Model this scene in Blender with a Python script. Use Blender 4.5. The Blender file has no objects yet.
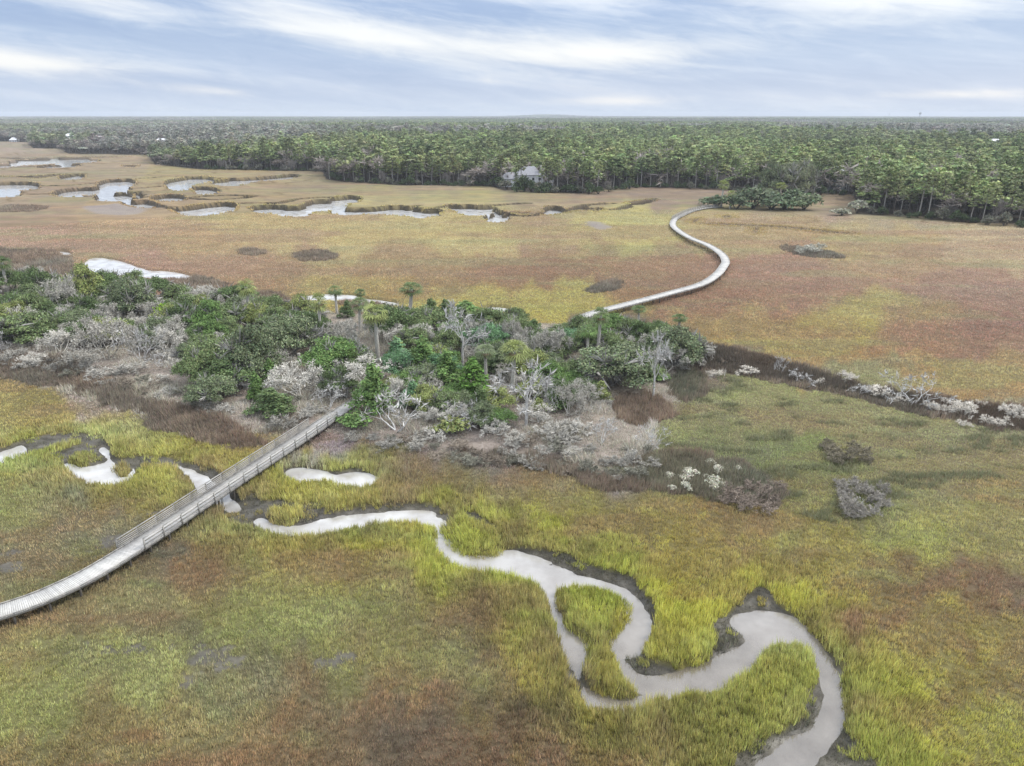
import bpy, math, random
import numpy as np
random.seed(7)
RNG = np.random.default_rng(11)
rad = math.radians
sc = bpy.context.scene
COL = sc.collection

# ------------------------------------------------------------------ camera
H = 40.0
F = 731.0
PITCH = rad(20.17)
CP, SP = math.cos(PITCH), math.sin(PITCH)

def gpt(px, py, z=0.0):
    """ground point seen along a photograph direction"""
    dx = (px - 512.0) / F
    dy = (383.0 - py) / F
    d = np.array([dx, CP + dy * SP, -SP + dy * CP])
    t = (H - z) / -d[2]
    return np.array([d[0] * t, d[1] * t, z]), t          # t is the depth along the axis

def view_uv(X, Y):
    """bearing and depression of ground points, used as a smooth map coordinate"""
    depth = Y * CP + H * SP
    depth = np.maximum(depth, 1.0)
    u = 512 + F * X / depth
    v = 383 - F * (Y * SP - H * CP) / depth
    return u, v

def lin(c):
    c = np.asarray(c, float) / 255.0
    return np.where(c <= 0.04045, c / 12.92, ((c + 0.055) / 1.055) ** 2.4)

# ------------------------------------------------------------------ noise
def _hash(ix, iy, seed):
    n = (ix.astype(np.int64) * 374761393 + iy.astype(np.int64) * 668265263 + seed * 1274126177) & 0xFFFFFFFF
    n = ((n ^ (n >> 13)) * 1274126177) & 0xFFFFFFFF
    n = n ^ (n >> 16)
    return (n & 0xFFFFFF) / float(0xFFFFFF)

def vnoise(x, y, seed=0):
    ix, iy = np.floor(x), np.floor(y)
    fx, fy = x - ix, y - iy
    fx = fx * fx * (3 - 2 * fx); fy = fy * fy * (3 - 2 * fy)
    a = _hash(ix, iy, seed); b = _hash(ix + 1, iy, seed)
    c = _hash(ix, iy + 1, seed); d = _hash(ix + 1, iy + 1, seed)
    return a + (b - a) * fx + (c - a) * fy + (a - b - c + d) * fx * fy

def fbm(x, y, seed=0, octv=4):
    s = 0; a = 0.5; t = 0
    for i in range(octv):
        s = s + a * vnoise(x, y, seed + i * 17); t += a
        x = x * 2.03 + 13.7; y = y * 2.03 + 7.1; a *= 0.5
    return s / t * 2 - 1

def worley(x, y, seed=0):
    ix, iy = np.floor(x), np.floor(y)
    best = np.full(x.shape, 9.0); bid = np.zeros(x.shape)
    for ox in (-1, 0, 1):
        for oy in (-1, 0, 1):
            cx, cy = ix + ox, iy + oy
            px = cx + _hash(cx, cy, seed); py = cy + _hash(cx, cy, seed + 5)
            d = np.hypot(px - x, py - y)
            m = d < best
            best = np.where(m, d, best); bid = np.where(m, _hash(cx, cy, seed + 9), bid)
    return best, bid

def sstep(a, b, x):
    t = np.clip((x - a) / (b - a), 0, 1)
    return t * t * (3 - 2 * t)

# ------------------------------------------------------------------ outlines
def zoomed(ox, oy, s, pts):
    return [(ox + x / s, oy + y / s) for x, y in pts]

def to_world(pts, mode='gap', zfar=0.0, znear=0.5):
    """outline -> ground plan.  Grass hides the near edge of a channel, so that edge is met at grass height"""
    n = len(pts)
    area = sum(pts[i][0] * pts[(i + 1) % n][1] - pts[(i + 1) % n][0] * pts[i][1] for i in range(n))
    out = []
    for i in range(n):
        a, b = pts[i - 1], pts[(i + 1) % n]
        tx, ty = b[0] - a[0], b[1] - a[1]
        l = math.hypot(tx, ty) or 1
        ny = (-tx / l) if area > 0 else (tx / l)
        if mode == 'gap':
            z = zfar + (znear - zfar) * max(ny, 0)
        elif mode == 'isle':
            z = zfar + (znear - zfar) * max(-ny, 0)
        else:
            z = zfar
        out.append(gpt(pts[i][0], pts[i][1], z)[0][:2])
    return np.array(out)

def dens(poly, n=3):
    """round an outline off (Chaikin)"""
    P = np.asarray(poly)
    for _ in range(n - 1):
        Q = np.roll(P, -1, 0)
        P = np.stack([0.75 * P + 0.25 * Q, 0.25 * P + 0.75 * Q], 1).reshape(-1, 2)
    return P

def resample_line(P, n=4):
    P = np.asarray(P)
    for _ in range(n - 2):
        Q = [P[0]]
        for a, b in zip(P[:-1], P[1:]):
            Q += [0.75 * a + 0.25 * b, 0.25 * a + 0.75 * b]
        P = np.array(Q + [P[-1]])
    return P

def line_dist(X, Y, lines, margin=12.0):
    D = np.full(X.shape, 1e3)
    for L in lines:
        x0, y0 = L.min(0) - margin; x1, y1 = L.max(0) + margin
        m = (X > x0) & (X < x1) & (Y > y0) & (Y < y1)
        if not m.any(): continue
        x, y = X[m], Y[m]; best = D[m] ** 2
        for (ax, ay), (bx, by) in zip(L[:-1], L[1:]):
            ex, ey = bx - ax, by - ay
            t = np.clip(((x - ax) * ex + (y - ay) * ey) / (ex * ex + ey * ey + 1e-9), 0, 1)
            best = np.minimum(best, (x - ax - t * ex) ** 2 + (y - ay - t * ey) ** 2)
        D[m] = np.sqrt(best)
    return D

def sdf(X, Y, poly, margin=14.0):
    D = np.full(X.shape, 1e3)
    x0, y0 = poly.min(0) - margin; x1, y1 = poly.max(0) + margin
    m = (X > x0) & (X < x1) & (Y > y0) & (Y < y1)
    if not m.any():
        return D
    x = X[m]; y = Y[m]
    best = np.full(x.shape, 1e9); inside = np.zeros(x.shape, bool)
    n = len(poly)
    for i in range(n):
        ax, ay = poly[i]; bx, by = poly[(i + 1) % n]
        ex, ey = bx - ax, by - ay
        t = np.clip(((x - ax) * ex + (y - ay) * ey) / (ex * ex + ey * ey + 1e-9), 0, 1)
        best = np.minimum(best, (x - ax - t * ex) ** 2 + (y - ay - t * ey) ** 2)
        if ay != by:
            c = ((ay > y) != (by > y)) & (x < ex * (y - ay) / (by - ay) + ax)
            inside ^= c
    d = np.sqrt(best); d[inside] *= -1
    D[m] = d
    return D

def sdf_all(X, Y, polys, margin=14.0):
    D = np.full(X.shape, 1e3)
    for p in polys:
        D = np.minimum(D, sdf(X, Y, p, margin))
    return D

Z2 = lambda p: zoomed(200, 440, 3.413, p)
Z3 = lambda p: zoomed(460, 500, 2.327, p)
Z8 = lambda p: zoomed(0, 420, 4.267, p)
ZA = lambda p: zoomed(0, 100, 3.012, p)
ZB = lambda p: zoomed(340, 100, 3.012, p)
ZC = lambda p: zoomed(680, 100, 2.977, p)
R1 = lambda p: zoomed(0, 250, 5.107, p)
R2 = lambda p: zoomed(200, 270, 5.107, p)
R3 = lambda p: zoomed(380, 280, 5.107, p)

# channels between the grass: open mud and water
main_gap = (Z2([(95, 205), (205, 165), (300, 205), (360, 205), (400, 200), (430, 222), (470, 232), (560, 214), (700, 207), (800, 212), (852, 240), (874, 285), (885, 345), (930, 385), (985, 392)])
            + Z3([(40, 127), (80, 125), (95, 100), (150, 100), (240, 120), (310, 140), (385, 165), (428, 200), (452, 250), (458, 290), (440, 338), (428, 365), (480, 382), (540, 377),
                  (592, 352), (594, 310), (580, 275), (620, 255), (662, 215), (690, 190), (730, 200), (745, 240), (790, 258), (825, 288), (862, 328), (893, 380), (910, 430), (918, 480), (905, 530), (950, 580), (985, 640),
                  (985, 690), (560, 700), (600, 640), (640, 592), (680, 556), (740, 540), (785, 500), (806, 450), (824, 400), (818, 350), (795, 318), (745, 312), (715, 330), (690, 370), (650, 400),
                  (590, 420), (500, 437), (450, 446), (420, 470), (285, 470), (263, 424), (252, 394), (241, 364), (232, 314), (205, 267), (196, 218), (184, 182), (150, 168), (80, 151), (0, 142)])
            + Z2([(930, 417), (880, 412), (828, 392), (793, 342), (800, 300), (770, 266), (720, 251), (650, 256), (550, 270), (450, 287), (350, 302), (250, 302), (160, 275), (100, 262), (60, 250), (40, 225)]))
left_gap = Z8([(-260, 210), (-120, 160), (0, 112), (100, 80), (200, 60), (300, 50), (390, 53), (445, 75), (480, 100), (490, 150), (520, 160), (600, 148), (700, 148), (780, 160), (860, 185), (925, 218), (1010, 275), (1060, 330), (1100, 380), (1060, 395), (960, 372), (900, 330), (862, 300),
               (830, 268), (800, 222), (740, 192), (690, 176), (620, 170), (578, 190), (576, 236), (500, 252), (420, 259), (350, 247), (300, 222), (270, 187), (213, 152), (190, 106), (80, 127), (0, 167), (-120, 220), (-260, 270)])
isles_src = [Z3([(222, 215), (228, 184), (300, 178), (372, 203), (398, 243), (385, 275), (352, 312), (346, 342), (362, 380), (402, 420), (438, 442), (400, 452), (340, 442), (292, 418), (288, 400), (306, 350), (302, 320), (273, 306), (243, 258)]),
             Z8([(198, 115), (240, 85), (300, 74), (345, 80), (348, 100), (300, 118), (240, 138), (205, 135)]),
             Z8([(308, 140), (350, 130), (382, 150), (372, 185), (330, 188), (306, 165)]),
             Z8([(480, 175), (520, 165), (565, 180), (550, 215), (515, 232), (485, 205)]),
             Z2([(205, 165), (250, 148), (292, 165), (290, 190), (240, 205), (208, 195)]),
             Z2([(300, 175), (350, 158), (398, 172), (395, 205), (345, 222), (305, 205)]),
             Z2([(232, 235), (270, 212), (330, 218), (352, 245), (330, 272), (270, 280), (238, 262)]),
             Z3([(-40, 45), (10, 30), (60, 40), (90, 78), (86, 110), (40, 119), (0, 112), (-24, 95)]),
             ]
pond_src = [Z2([(275, 104), (330, 82), (390, 92), (445, 106), (470, 110), (500, 103), (560, 98), (618, 118), (592, 144), (520, 150), (466, 138), (440, 126), (380, 134), (310, 124)])]
main_wat = (Z2([(165, 262), (215, 258), (260, 290), (340, 290), (440, 266), (560, 250), (660, 240), (740, 240), (800, 245), (838, 270), (858, 310), (874, 360), (905, 395), (1000, 400)])
            + Z3([(95, 118), (150, 125), (240, 155), (330, 188), (375, 198), (422, 240), (446, 285), (445, 310), (425, 340), (392, 350), (385, 370), (400, 395), (435, 415), (500, 405), (560, 385), (620, 360), (655, 335), (660, 310),
                  (625, 285), (655, 262), (700, 250), (760, 265), (810, 288), (850, 332), (880, 390), (898, 440), (906, 490), (890, 540), (855, 580), (800, 600), (770, 640), (690, 660), (650, 640), (700, 600), (780, 560),
                  (838, 510), (850, 460), (836, 420), (830, 370), (815, 335), (790, 316), (745, 312), (715, 330), (690, 370), (650, 400), (590, 420), (500, 437), (450, 445), (430, 470), (290, 470), (276, 417), (256, 392), (244, 363), (235, 312), (207, 267),
                  (199, 217), (186, 182), (150, 165), (80, 149), (0, 141)])
            + Z2([(930, 415), (880, 410), (830, 390), (795, 340), (800, 300), (770, 265), (720, 250), (650, 255), (550, 268), (450, 285), (350, 300), (250, 300)]))
left_wat = [Z8([(270, 185), (300, 215), (360, 245), (420, 257), (500, 252), (575, 240), (575, 205), (555, 205), (542, 230), (512, 235), (490, 205), (478, 160), (450, 122), (425, 122), (450, 150), (452, 182), (400, 198), (340, 202), (300, 190)]),
            Z8([(735, 190), (800, 218), (832, 268), (862, 300), (900, 330), (1000, 375), (1040, 375), (990, 320), (905, 262), (870, 230), (810, 205)]),
            Z8([(-260, 215), (0, 140), (60, 120), (100, 105), (110, 112), (60, 136), (0, 165), (-260, 260)])]
far_wat_src = [ZA(p) for p in [
    [(-80, 262), (0, 258), (95, 257), (106, 268), (80, 274), (0, 279), (-80, 280)], [(-40, 283), (0, 281), (45, 278), (42, 292), (15, 296), (-40, 292)],
    [(168, 291), (225, 275), (310, 276), (318, 250), (395, 247), (392, 260), (370, 265), (382, 275), (330, 281), (290, 286), (200, 296)],
    [(308, 295), (380, 290), (382, 303), (340, 308), (310, 303)], [(40, 187), (130, 184), (280, 179), (292, 190), (200, 193), (100, 197), (40, 201)],
    [(-40, 201), (40, 198), (35, 205), (-40, 207)], [(120, 204), (230, 198), (232, 203), (130, 208)], [(190, 238), (240, 230), (242, 240), (200, 243)],
    [(512, 252), (575, 240), (630, 240), (632, 247), (560, 262), (555, 275), (530, 276), (518, 262)], [(640, 252), (720, 246), (840, 238), (890, 232), (882, 238), (735, 250), (715, 260), (680, 261)],
    [(590, 271), (640, 275), (642, 285), (610, 287)], [(465, 303), (520, 295), (552, 305), (500, 309)], [(535, 340), (620, 328), (690, 321), (697, 335), (650, 346), (600, 351), (560, 346)],
    [(765, 335), (830, 330), (835, 340), (940, 330), (945, 315), (1010, 315), (1040, 309), (1040, 316), (1000, 335), (930, 341), (890, 356), (850, 346), (800, 342)],
    [(380, 320), (440, 315), (470, 330), (430, 327)]]]
far_wat_src += [ZB(p) for p in [
    [(-10, 306), (40, 300), (46, 310), (0, 315)], [(-5, 342), (100, 340), (170, 332), (200, 337), (250, 345), (292, 344), (270, 358), (200, 351), (100, 346), (-5, 348)],
    [(328, 329), (370, 333), (442, 332), (437, 346), (400, 351), (370, 343)], [(463, 357), (482, 361), (480, 369), (463, 367)], [(636, 334), (652, 338), (647, 349), (636, 346)]]]
back_pond_src = [R1([(370, 75), (430, 65), (470, 38), (560, 43), (640, 63), (700, 86), (760, 104), (870, 108), (990, 131), (960, 141), (800, 140), (720, 130), (640, 116), (560, 127), (500, 122), (450, 92)]),
                 R1([(285, 5), (340, 8), (368, 24), (335, 22)]),
                 R2([(523, 133), (610, 121), (690, 124), (790, 127), (840, 144), (920, 154), (1021, 167), (1021, 176), (900, 161), (830, 153), (750, 144), (640, 146), (560, 146)]),
                 R3([(530, 138), (600, 134), (692, 150), (640, 153), (540, 147)])]
# thin grassy runnels without water
runnel_src = [ZB([(490, 345), (560, 350), (640, 352), (720, 335), (800, 340), (780, 345), (720, 342), (640, 358), (560, 356), (490, 350)]),
              ZC([(60, 372), (220, 378), (330, 384), (480, 400), (540, 404), (470, 405), (330, 390), (220, 383), (60, 376)]),
              ZC([(215, 400), (222, 382), (242, 378), (232, 392), (228, 404)]), ZC([(125, 350), (155, 350), (155, 358), (128, 360)]), ZC([(32, 370), (55, 355), (60, 362), (42, 374)]),
              ZA([(0, 232), (120, 236), (180, 230), (190, 236), (120, 241), (0, 237)]), ZA([(0, 176), (150, 178), (300, 173), (420, 174), (300, 178), (150, 183), (0, 181)]),
              ZA([(372, 200), (415, 200), (412, 206), (375, 206)]), ZB([(860, 318), (930, 308), (950, 312), (880, 325)])]

GAPS = [dens(to_world([(462, 510), (478, 514), (491, 520), (504, 529), (508, 546), (499, 549), (496, 535), (484, 526), (468, 518)], 'gap', 0.0, 0.3)), dens(to_world(main_gap, 'gap', 0.0, 0.75)), dens(to_world(left_gap, 'gap', 0.0, 0.7))]
ISLES = [dens(to_world(p, 'isle', -0.1, 0.7)) for p in isles_src]
PONDS = [dens(to_world(p, 'gap', -0.2, 0.25)) for p in pond_src]
WATER = [dens(to_world(main_wat, 'gap', -0.55, 0.65))] + [dens(to_world(p, 'gap', -0.55, 0.45)) for p in left_wat] + PONDS
FARW = [dens(to_world(p, 'gap', -0.4, 1.0), 2) for p in far_wat_src]
chan_src = [ZA(p) for p in [[(-60, 236), (60, 238), (130, 234), (190, 230), (245, 228)], [(105, 266), (180, 268), (250, 262), (310, 258), (330, 250), (400, 246), (470, 240), (540, 238), (575, 238)], [(200, 290), (290, 287), (360, 283), (430, 272), (520, 268)],
    [(330, 281), (400, 285), (440, 300), (400, 310), (370, 318), (440, 318), (480, 330), (540, 338)], [(550, 305), (640, 298), (740, 296), (760, 302), (660, 312), (560, 306)], [(640, 245), (720, 243), (840, 236), (890, 230)], [(690, 322), (770, 320), (830, 325), (880, 310), (960, 303), (1010, 305)], [(945, 340), (1024, 338)],
    [(-40, 180), (100, 178), (280, 178), (420, 174)], [(372, 203), (415, 203)], [(0, 210), (100, 207), (180, 208)], [(100, 293), (168, 292), (240, 300), (310, 300)]]]
chan_src += [ZB(p) for p in [[(0, 347), (100, 338), (200, 330), (290, 338), (330, 328), (440, 328), (470, 345), (490, 350), (640, 355), (700, 342), (760, 335), (830, 345), (880, 325), (950, 310)], [(440, 330), (500, 325), (560, 322)], [(470, 350), (520, 362), (600, 360), (640, 346)], [(700, 340), (740, 325), (820, 322)]]]
CHAN = [resample_line([gpt(x, y, 0.0)[0][:2] for x, y in p]) for p in chan_src]
BACKW = [dens(to_world(p, 'gap', -0.4, 0.3)) for p in back_pond_src]
RUNS = [dens(to_world(p, 'flat'), 2) for p in runnel_src]

island_src = [(-260, 262), (-60, 268), (0, 274), (60, 286), (150, 296), (230, 306), (330, 312), (420, 314), (500, 318), (590, 326), (640, 330), (700, 344), (760, 362), (725, 372), (690, 388), (672, 404), (650, 432), (668, 452),
              (640, 464), (600, 470), (540, 459), (480, 453), (420, 446), (360, 437), (320, 428), (262, 432), (225, 436), (180, 425), (130, 412), (70, 390), (0, 374), (-80, 356), (-260, 320)]
ISLAND = dens(to_world(island_src, 'flat', 0.5))
rush_src = [
    [(-200, 330), (0, 352), (40, 361), (100, 378), (135, 394), (200, 412), (238, 430), (262, 436), (255, 447), (205, 442), (150, 427), (110, 402), (60, 386), (0, 378), (-200, 352)],
    [(690, 340), (740, 350), (800, 365), (850, 384), (920, 396), (1000, 406), (1060, 414), (1200, 440), (1200, 462), (1060, 436), (1000, 424), (950, 415), (870, 394), (800, 381), (740, 372), (700, 371), (672, 362)],
    [(608, 412), (622, 400), (638, 394), (654, 396), (675, 402), (675, 418), (657, 426), (634, 428), (614, 422)],
    [(660, 378), (690, 368), (712, 376), (705, 392), (690, 402), (668, 398)],
    [(-200, 244), (0, 250), (58, 250), (78, 262), (70, 276), (0, 272), (-200, 262)],
    [(150, 274), (190, 274), (225, 280), (222, 294), (180, 290)],
    [(250, 292), (268, 289), (288, 297), (292, 306), (262, 308)],
    [(330, 300), (370, 298), (400, 306), (360, 312)],
    [(232, 250), (250, 246), (268, 249), (262, 254), (238, 254)], [(292, 252), (318, 248), (342, 253), (335, 260), (300, 261)],
    [(584, 289), (600, 281), (622, 278), (628, 284), (610, 292), (590, 292)], [(-20, 209), (25, 206), (54, 208), (40, 213), (-20, 214)],
    [(773, 246), (800, 245), (850, 255), (838, 259), (800, 255)],
    [(640, 455), (670, 446), (720, 456), (770, 470), (786, 500), (740, 505), (690, 496), (650, 486), (625, 478)],
    [(455, 452), (520, 462), (560, 470), (600, 484), (640, 492), (640, 484), (590, 472), (520, 456), (460, 446)],
]
RUSH = [dens(to_world(p, 'flat', 0.3)) for p in rush_src]
meadow_src = [(668, 400), (690, 388), (725, 372), (800, 380), (880, 396), (950, 416), (1030, 432), (1200, 462), (1200, 520), (1024, 478), (960, 480), (900, 510), (840, 525), (760, 505), (690, 498), (640, 490), (640, 474), (668, 452), (652, 432)]
MEADOW = dens(to_world(meadow_src, 'flat', 0.1))
bare_src = [[(85, 540), (110, 530), (125, 538), (118, 548), (90, 552)], [(0, 548), (22, 545), (30, 560), (10, 575), (-20, 570)], [(182, 655), (200, 632), (240, 638), (240, 665), (210, 680), (185, 676)], [(80, 640), (150, 646), (180, 648), (150, 653), (95, 648)],
            [(310, 655), (345, 640), (368, 655), (345, 668)], [(140, 505), (165, 506), (175, 513), (150, 512)]]
BARE = [dens(to_world(p, 'flat', 0.2)) for p in bare_src]
pale_src = [ZA([(245, 330), (280, 322), (380, 322), (450, 325), (430, 350), (350, 355), (280, 350)]), ZB([(735, 375), (790, 372), (820, 388), (790, 398), (745, 390)])]
PALE = [dens(to_world(p, 'flat')) for p in pale_src]

# forest edge as range against bearing
edge_px = [(-700, 132), (-100, 140), (0, 142), (28, 143), (32, 149), (62, 150), (68, 155), (148, 156), (155, 166), (200, 171), (322, 173), (326, 181), (345, 184), (400, 187), (490, 188), (504, 193), (590, 196), (602, 192),
           (640, 189), (705, 191), (800, 196), (853, 197), (858, 216), (910, 220), (969, 226), (1024, 230), (1150, 238), (1700, 250)]
_e = np.array([gpt(*p)[0] for p in edge_px])
EDGE_A = np.arctan2(_e[:, 0], _e[:, 1]); EDGE_R = np.hypot(_e[:, 0], _e[:, 1])
def edge_range(a):
    return np.interp(a, EDGE_A, EDGE_R)

# ------------------------------------------------------------------ ground colour, a map of the plants that grow there
ANCH = """40 740 145 112 68|160 735 150 118 72|60 620 150 128 85|30 650 158 148 78|150 620 138 130 80|330 620 150 148 72|450 640 132 118 74|50 680 158 160 74|130 675 160 155 82|210 655 124 120 90|300 690 135 125 80|380 700 150 116 68|200 740 152 124 74|320 740 142 119 78
450 740 122 108 80|550 740 124 104 74|650 740 152 138 68|520 660 134 114 80|600 715 148 138 62|950 740 162 158 55|900 725 168 164 42|980 660 150 130 75|905 640 162 152 58|930 590 138 106 74|1000 590 130 108 80|860 560 148 130 70|800 560 160 150 58|700 570 174 168 36|690 630 184 172 32
640 540 156 152 55|560 510 150 135 68|480 500 145 130 68|420 485 140 118 74|740 520 144 122 68|650 510 150 138 64|900 540 168 168 68|1000 530 155 145 80|960 490 165 155 85|20 400 158 146 74|100 420 162 148 74|60 420 160 142 66|180 440 166 156 64|222 455 164 160 55|50 460 152 152 42|130 465 142 142 48|60 490 150 128 74|150 490 145 133 70
20 510 150 152 74|60 530 150 145 84|110 540 126 121 96|15 560 122 119 96|55 575 130 137 68|250 560 140 113 74|330 580 150 146 70|400 558 164 156 48|200 600 145 135 75|280 630 150 151 68|400 620 140 130 74|470 600 134 114 75|370 660 150 146 74|300 540 158 146 58|500 580 170 170 40|540 625 158 150 56|480 530 168 168 42|600 600 152 158 36
615 675 164 152 32|770 660 160 155 58|760 725 150 145 60|680 725 155 150 58|330 490 168 158 55|290 480 166 158 55|400 475 138 118 78|480 475 130 125 84|560 490 143 128 76|740 400 148 150 94|800 400 154 148 96|900 425 155 150 100|850 440 138 138 90|800 470 132 142 72|900 470 150 153 95|980 445 160 155 115|700 440 122 128 78
830 505 130 125 74|950 465 130 118 80|760 418 164 142 98|670 475 120 122 80|620 500 140 135 72|800 345 172 142 80|900 335 165 125 90|980 380 175 145 85|1000 335 160 120 94|760 330 176 150 80|720 325 172 152 74|850 320 184 168 66|800 295 164 124 90|950 290 164 128 96|700 305 160 120 85|780 268 164 124 90|900 262 170 140 86
1000 255 180 155 102|760 232 170 146 84|880 240 176 156 82|720 216 176 156 85|600 252 166 146 74|620 237 190 180 62|550 232 172 150 84|640 222 184 174 76|560 265 150 114 76|640 268 155 120 76|500 270 155 119 76|420 262 160 134 76|340 240 182 162 78|300 275 160 130 76|400 285 172 146 68|480 296 184 168 56|560 299 184 174 56
620 290 155 119 76|200 240 172 142 80|100 240 166 130 92|30 235 165 130 96|160 265 165 125 92|230 265 166 130 86|250 225 178 156 78|120 225 176 146 90|330 287 178 164 60|450 237 182 166 78|450 200 184 168 82|380 197 178 162 82|250 195 166 140 86|200 175 178 158 82|100 165 174 150 110|30 155 168 148 124|60 190 164 140 102|560 207 166 146 92
620 200 150 124 100|690 200 154 129 106|330 183 160 144 100|1000 236 186 166 110|900 228 160 150 112|500 191 158 140 105|410 189 160 140 108|780 212 165 145 105|840 208 160 135 105|20 330 160 148 140|150 385 168 152 142|250 400 150 138 128|600 390 166 148 140|560 440 150 138 122|450 448 150 136 128|350 432 165 150 142|400 360 110 105 85|200 320 112 108 90
610 470 172 158 150|540 460 150 140 128|660 345 120 108 98|100 335 120 114 100|-150 400 160 140 70|-150 600 150 130 78|-150 250 165 130 92|1180 600 140 118 76|1180 700 155 148 62|1180 480 150 142 92|1180 300 164 128 94|-150 200 165 140 100|-150 160 170 150 120|100 480 150 140 60|170 470 155 148 58|230 500 140 120 80"""
_A = np.array([[float(v) for v in t.split()] for row in ANCH.split('\n') for t in row.split('|')])
AU, AV, AC = _A[:, 0], _A[:, 1], lin(_A[:, 2:5])

def marsh_colour(X, Y):
    r = np.hypot(X, Y)
    wsz = 1.5 + r * 0.035
    w1 = fbm(X / wsz, Y / wsz, 3, 3); w2 = fbm(X / wsz + 31, Y / wsz - 17, 8, 3)
    u, v = view_uv(X, np.maximum(Y, 1))
    u = np.clip(u, -250, 1280); v = np.clip(v, 140, 760)
    sz = 5 + 0.075 * (v - 125)
    u = u + w1 * sz * 2.4 + fbm(X / (wsz * .3), Y / (wsz * .3), 4, 3) * sz; v = v + w2 * sz * 1.2 + fbm(X / (wsz * .3), Y / (wsz * .3), 9, 3) * sz * .5
    num = np.zeros(X.shape + (3,)); den = np.zeros(X.shape)
    for a in range(len(AU)):
        s = 4.5 + 0.050 * (AV[a] - 125)
        w = np.exp(-((u - AU[a]) / (s * 1.75 + 16)) ** 2 - ((v - AV[a]) / s) ** 2) + 1e-9
        num += w[..., None] * AC[a]; den += w
    c = num / den[..., None]
    farm = sstep(110, 230, r)
    # bands of yellow green and pink brown growth drawn out across the flat
    b1 = fbm(X / 42 + 0.4 * w1, Y / 13, 91, 4); b2 = fbm(X / 16, Y / 6.5, 92, 4); b3 = fbm(X / 6, Y / 5, 93, 4)
    c = c * (1 - 0.25 * farm[..., None]) + lin((174, 144, 104)) * 0.25 * farm[..., None]
    tan = lin((160, 130, 94)); yg = lin((166, 160, 84)); gr = lin((150, 158, 84)); ru = lin((148, 117, 78))
    k = (0.55 * sstep(.06, .40, b1) * farm)[..., None]; c = c * (1 - k) + tan * k
    k = (0.42 * sstep(-.08, -.38, b1 + .3 * b2) * farm)[..., None]; c = c * (1 - k) + lin((152, 150, 88)) * k
    k = (0.44 * sstep(.08, .36, b2 + .3 * b3) * (1 - farm))[..., None]; c = c * (1 - k) + ru * k
    k = (0.40 * sstep(-.12, -.42, b2 + .3 * b3) * (1 - farm))[..., None]; c = c * (1 - k) + gr * k
    l = (c @ np.array([.3, .59, .11]))[..., None]
    d = (0.17 + 0.13 * farm)[..., None]
    return (c * (1 - d) + l * d) * (1 + farm[..., None] * np.array([.0, -.01, -.03]))

def fields(X, Y):
    """all the distances used for height, colour and planting"""
    f = {}
    f['r'] = np.hypot(X, Y)
    jit = fbm(X / 1.3, Y / 1.3, 21, 3)
    g = sdf_all(X, Y, GAPS)
    g = np.maximum(g, -sdf_all(X, Y, ISLES, 6))
    g = np.minimum(g, sdf_all(X, Y, PONDS, 6) - 0.4)
    f['gap'] = g + 0.30 + jit * 0.35 + fbm(X / 4, Y / 4, 22, 2) * 0.5
    w = sdf_all(X, Y, WATER, 8)
    w = np.maximum(w, -sdf_all(X, Y, ISLES, 6) + 0.05)
    f['wat'] = w - 0.10 + jit * 0.32 + fbm(X / 3.2, Y / 3.2, 24, 3) * 0.55 + 1.2 * np.clip(fbm(X / 2.0, Y / 1.2, 26, 3) - 0.17, 0, 1) * sstep(20, 6, np.abs(X + 6))
    jf = fbm(X / 6, Y / 6, 23, 3)
    f['far'] = np.minimum(sdf_all(X, Y, FARW, 30) - 3.0, line_dist(X + jf * 3, Y + jf * 3, CHAN) - 2.0) + jf * 1.6
    f['back'] = sdf_all(X, Y, BACKW, 20) - 0.3 + jf * 0.8
    f['run'] = sdf_all(X, Y, RUNS, 20) + jf * 0.8
    f['isl'] = sdf(X, Y, ISLAND, 30) + jit * 1.2 + jf * 1.2
    f['rush'] = np.minimum(sdf_all(X, Y, RUSH, 8), sdf(X, Y, RUSH[1], 8) - 1.8) + jit * 1.0 + fbm(X / 5, Y / 5, 25, 4) * 2.2 + jf * np.clip(f['r'] / 200, 0.2, 2)
    f['mead'] = sdf(X, Y, MEADOW, 10) + jit * 0.8
    f['bare'] = sdf_all(X, Y, BARE, 8) + fbm(X / 0.9, Y / 0.9, 29, 3) * 1.8 + fbm(X / 3, Y / 2, 30, 3) * 2.4 + 0.5
    f['pale'] = sdf_all(X, Y, PALE, 20) + jf * 3
    a = np.arctan2(X, Y)
    f['for'] = f['r'] - edge_range(a) + fbm(X / 25, Y / 25, 33, 3) * 6
    return f

def height(X, Y, f):
    h = fbm(X / 9, Y / 9, 41, 3) * 0.10 + fbm(X / 1.2, Y / 1.2, 42, 2) * 0.05
    h = h + 0.9 * sstep(3, -7, f['isl'])
    h = h + 0.6 * sstep(-10, 25, f['for'])
    h = h + 0.95 * sstep(245, 300, f['r']) * sstep(25, -5, f['for'])
    h = h + 0.7 * sstep(9, 2, f['far']) * sstep(245, 300, f['r'])
    mud = -0.50 + 0.40 * np.clip(f['wat'] / 2.2, 0, 1) ** 0.8 + fbm(X / 0.7, Y / 0.7, 43, 2) * 0.05
    h = np.where(f['gap'] < 0.35, h + (mud - h) * sstep(0.35, -0.15, f['gap']), h)
    h = np.where(f['wat'] < 0.3, np.minimum(h, -0.50 + np.clip(f['wat'], -1.2, 0.3) * 0.75), h)
    for k, dp in (('far', 1.6), ('back', 0.9)):
        s = sstep(0.6, -0.6, f[k])
        h = h * (1 - s) - dp * s
    h = h - 0.35 * sstep(1.0, -1.0, f['run'])
    return h

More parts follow.
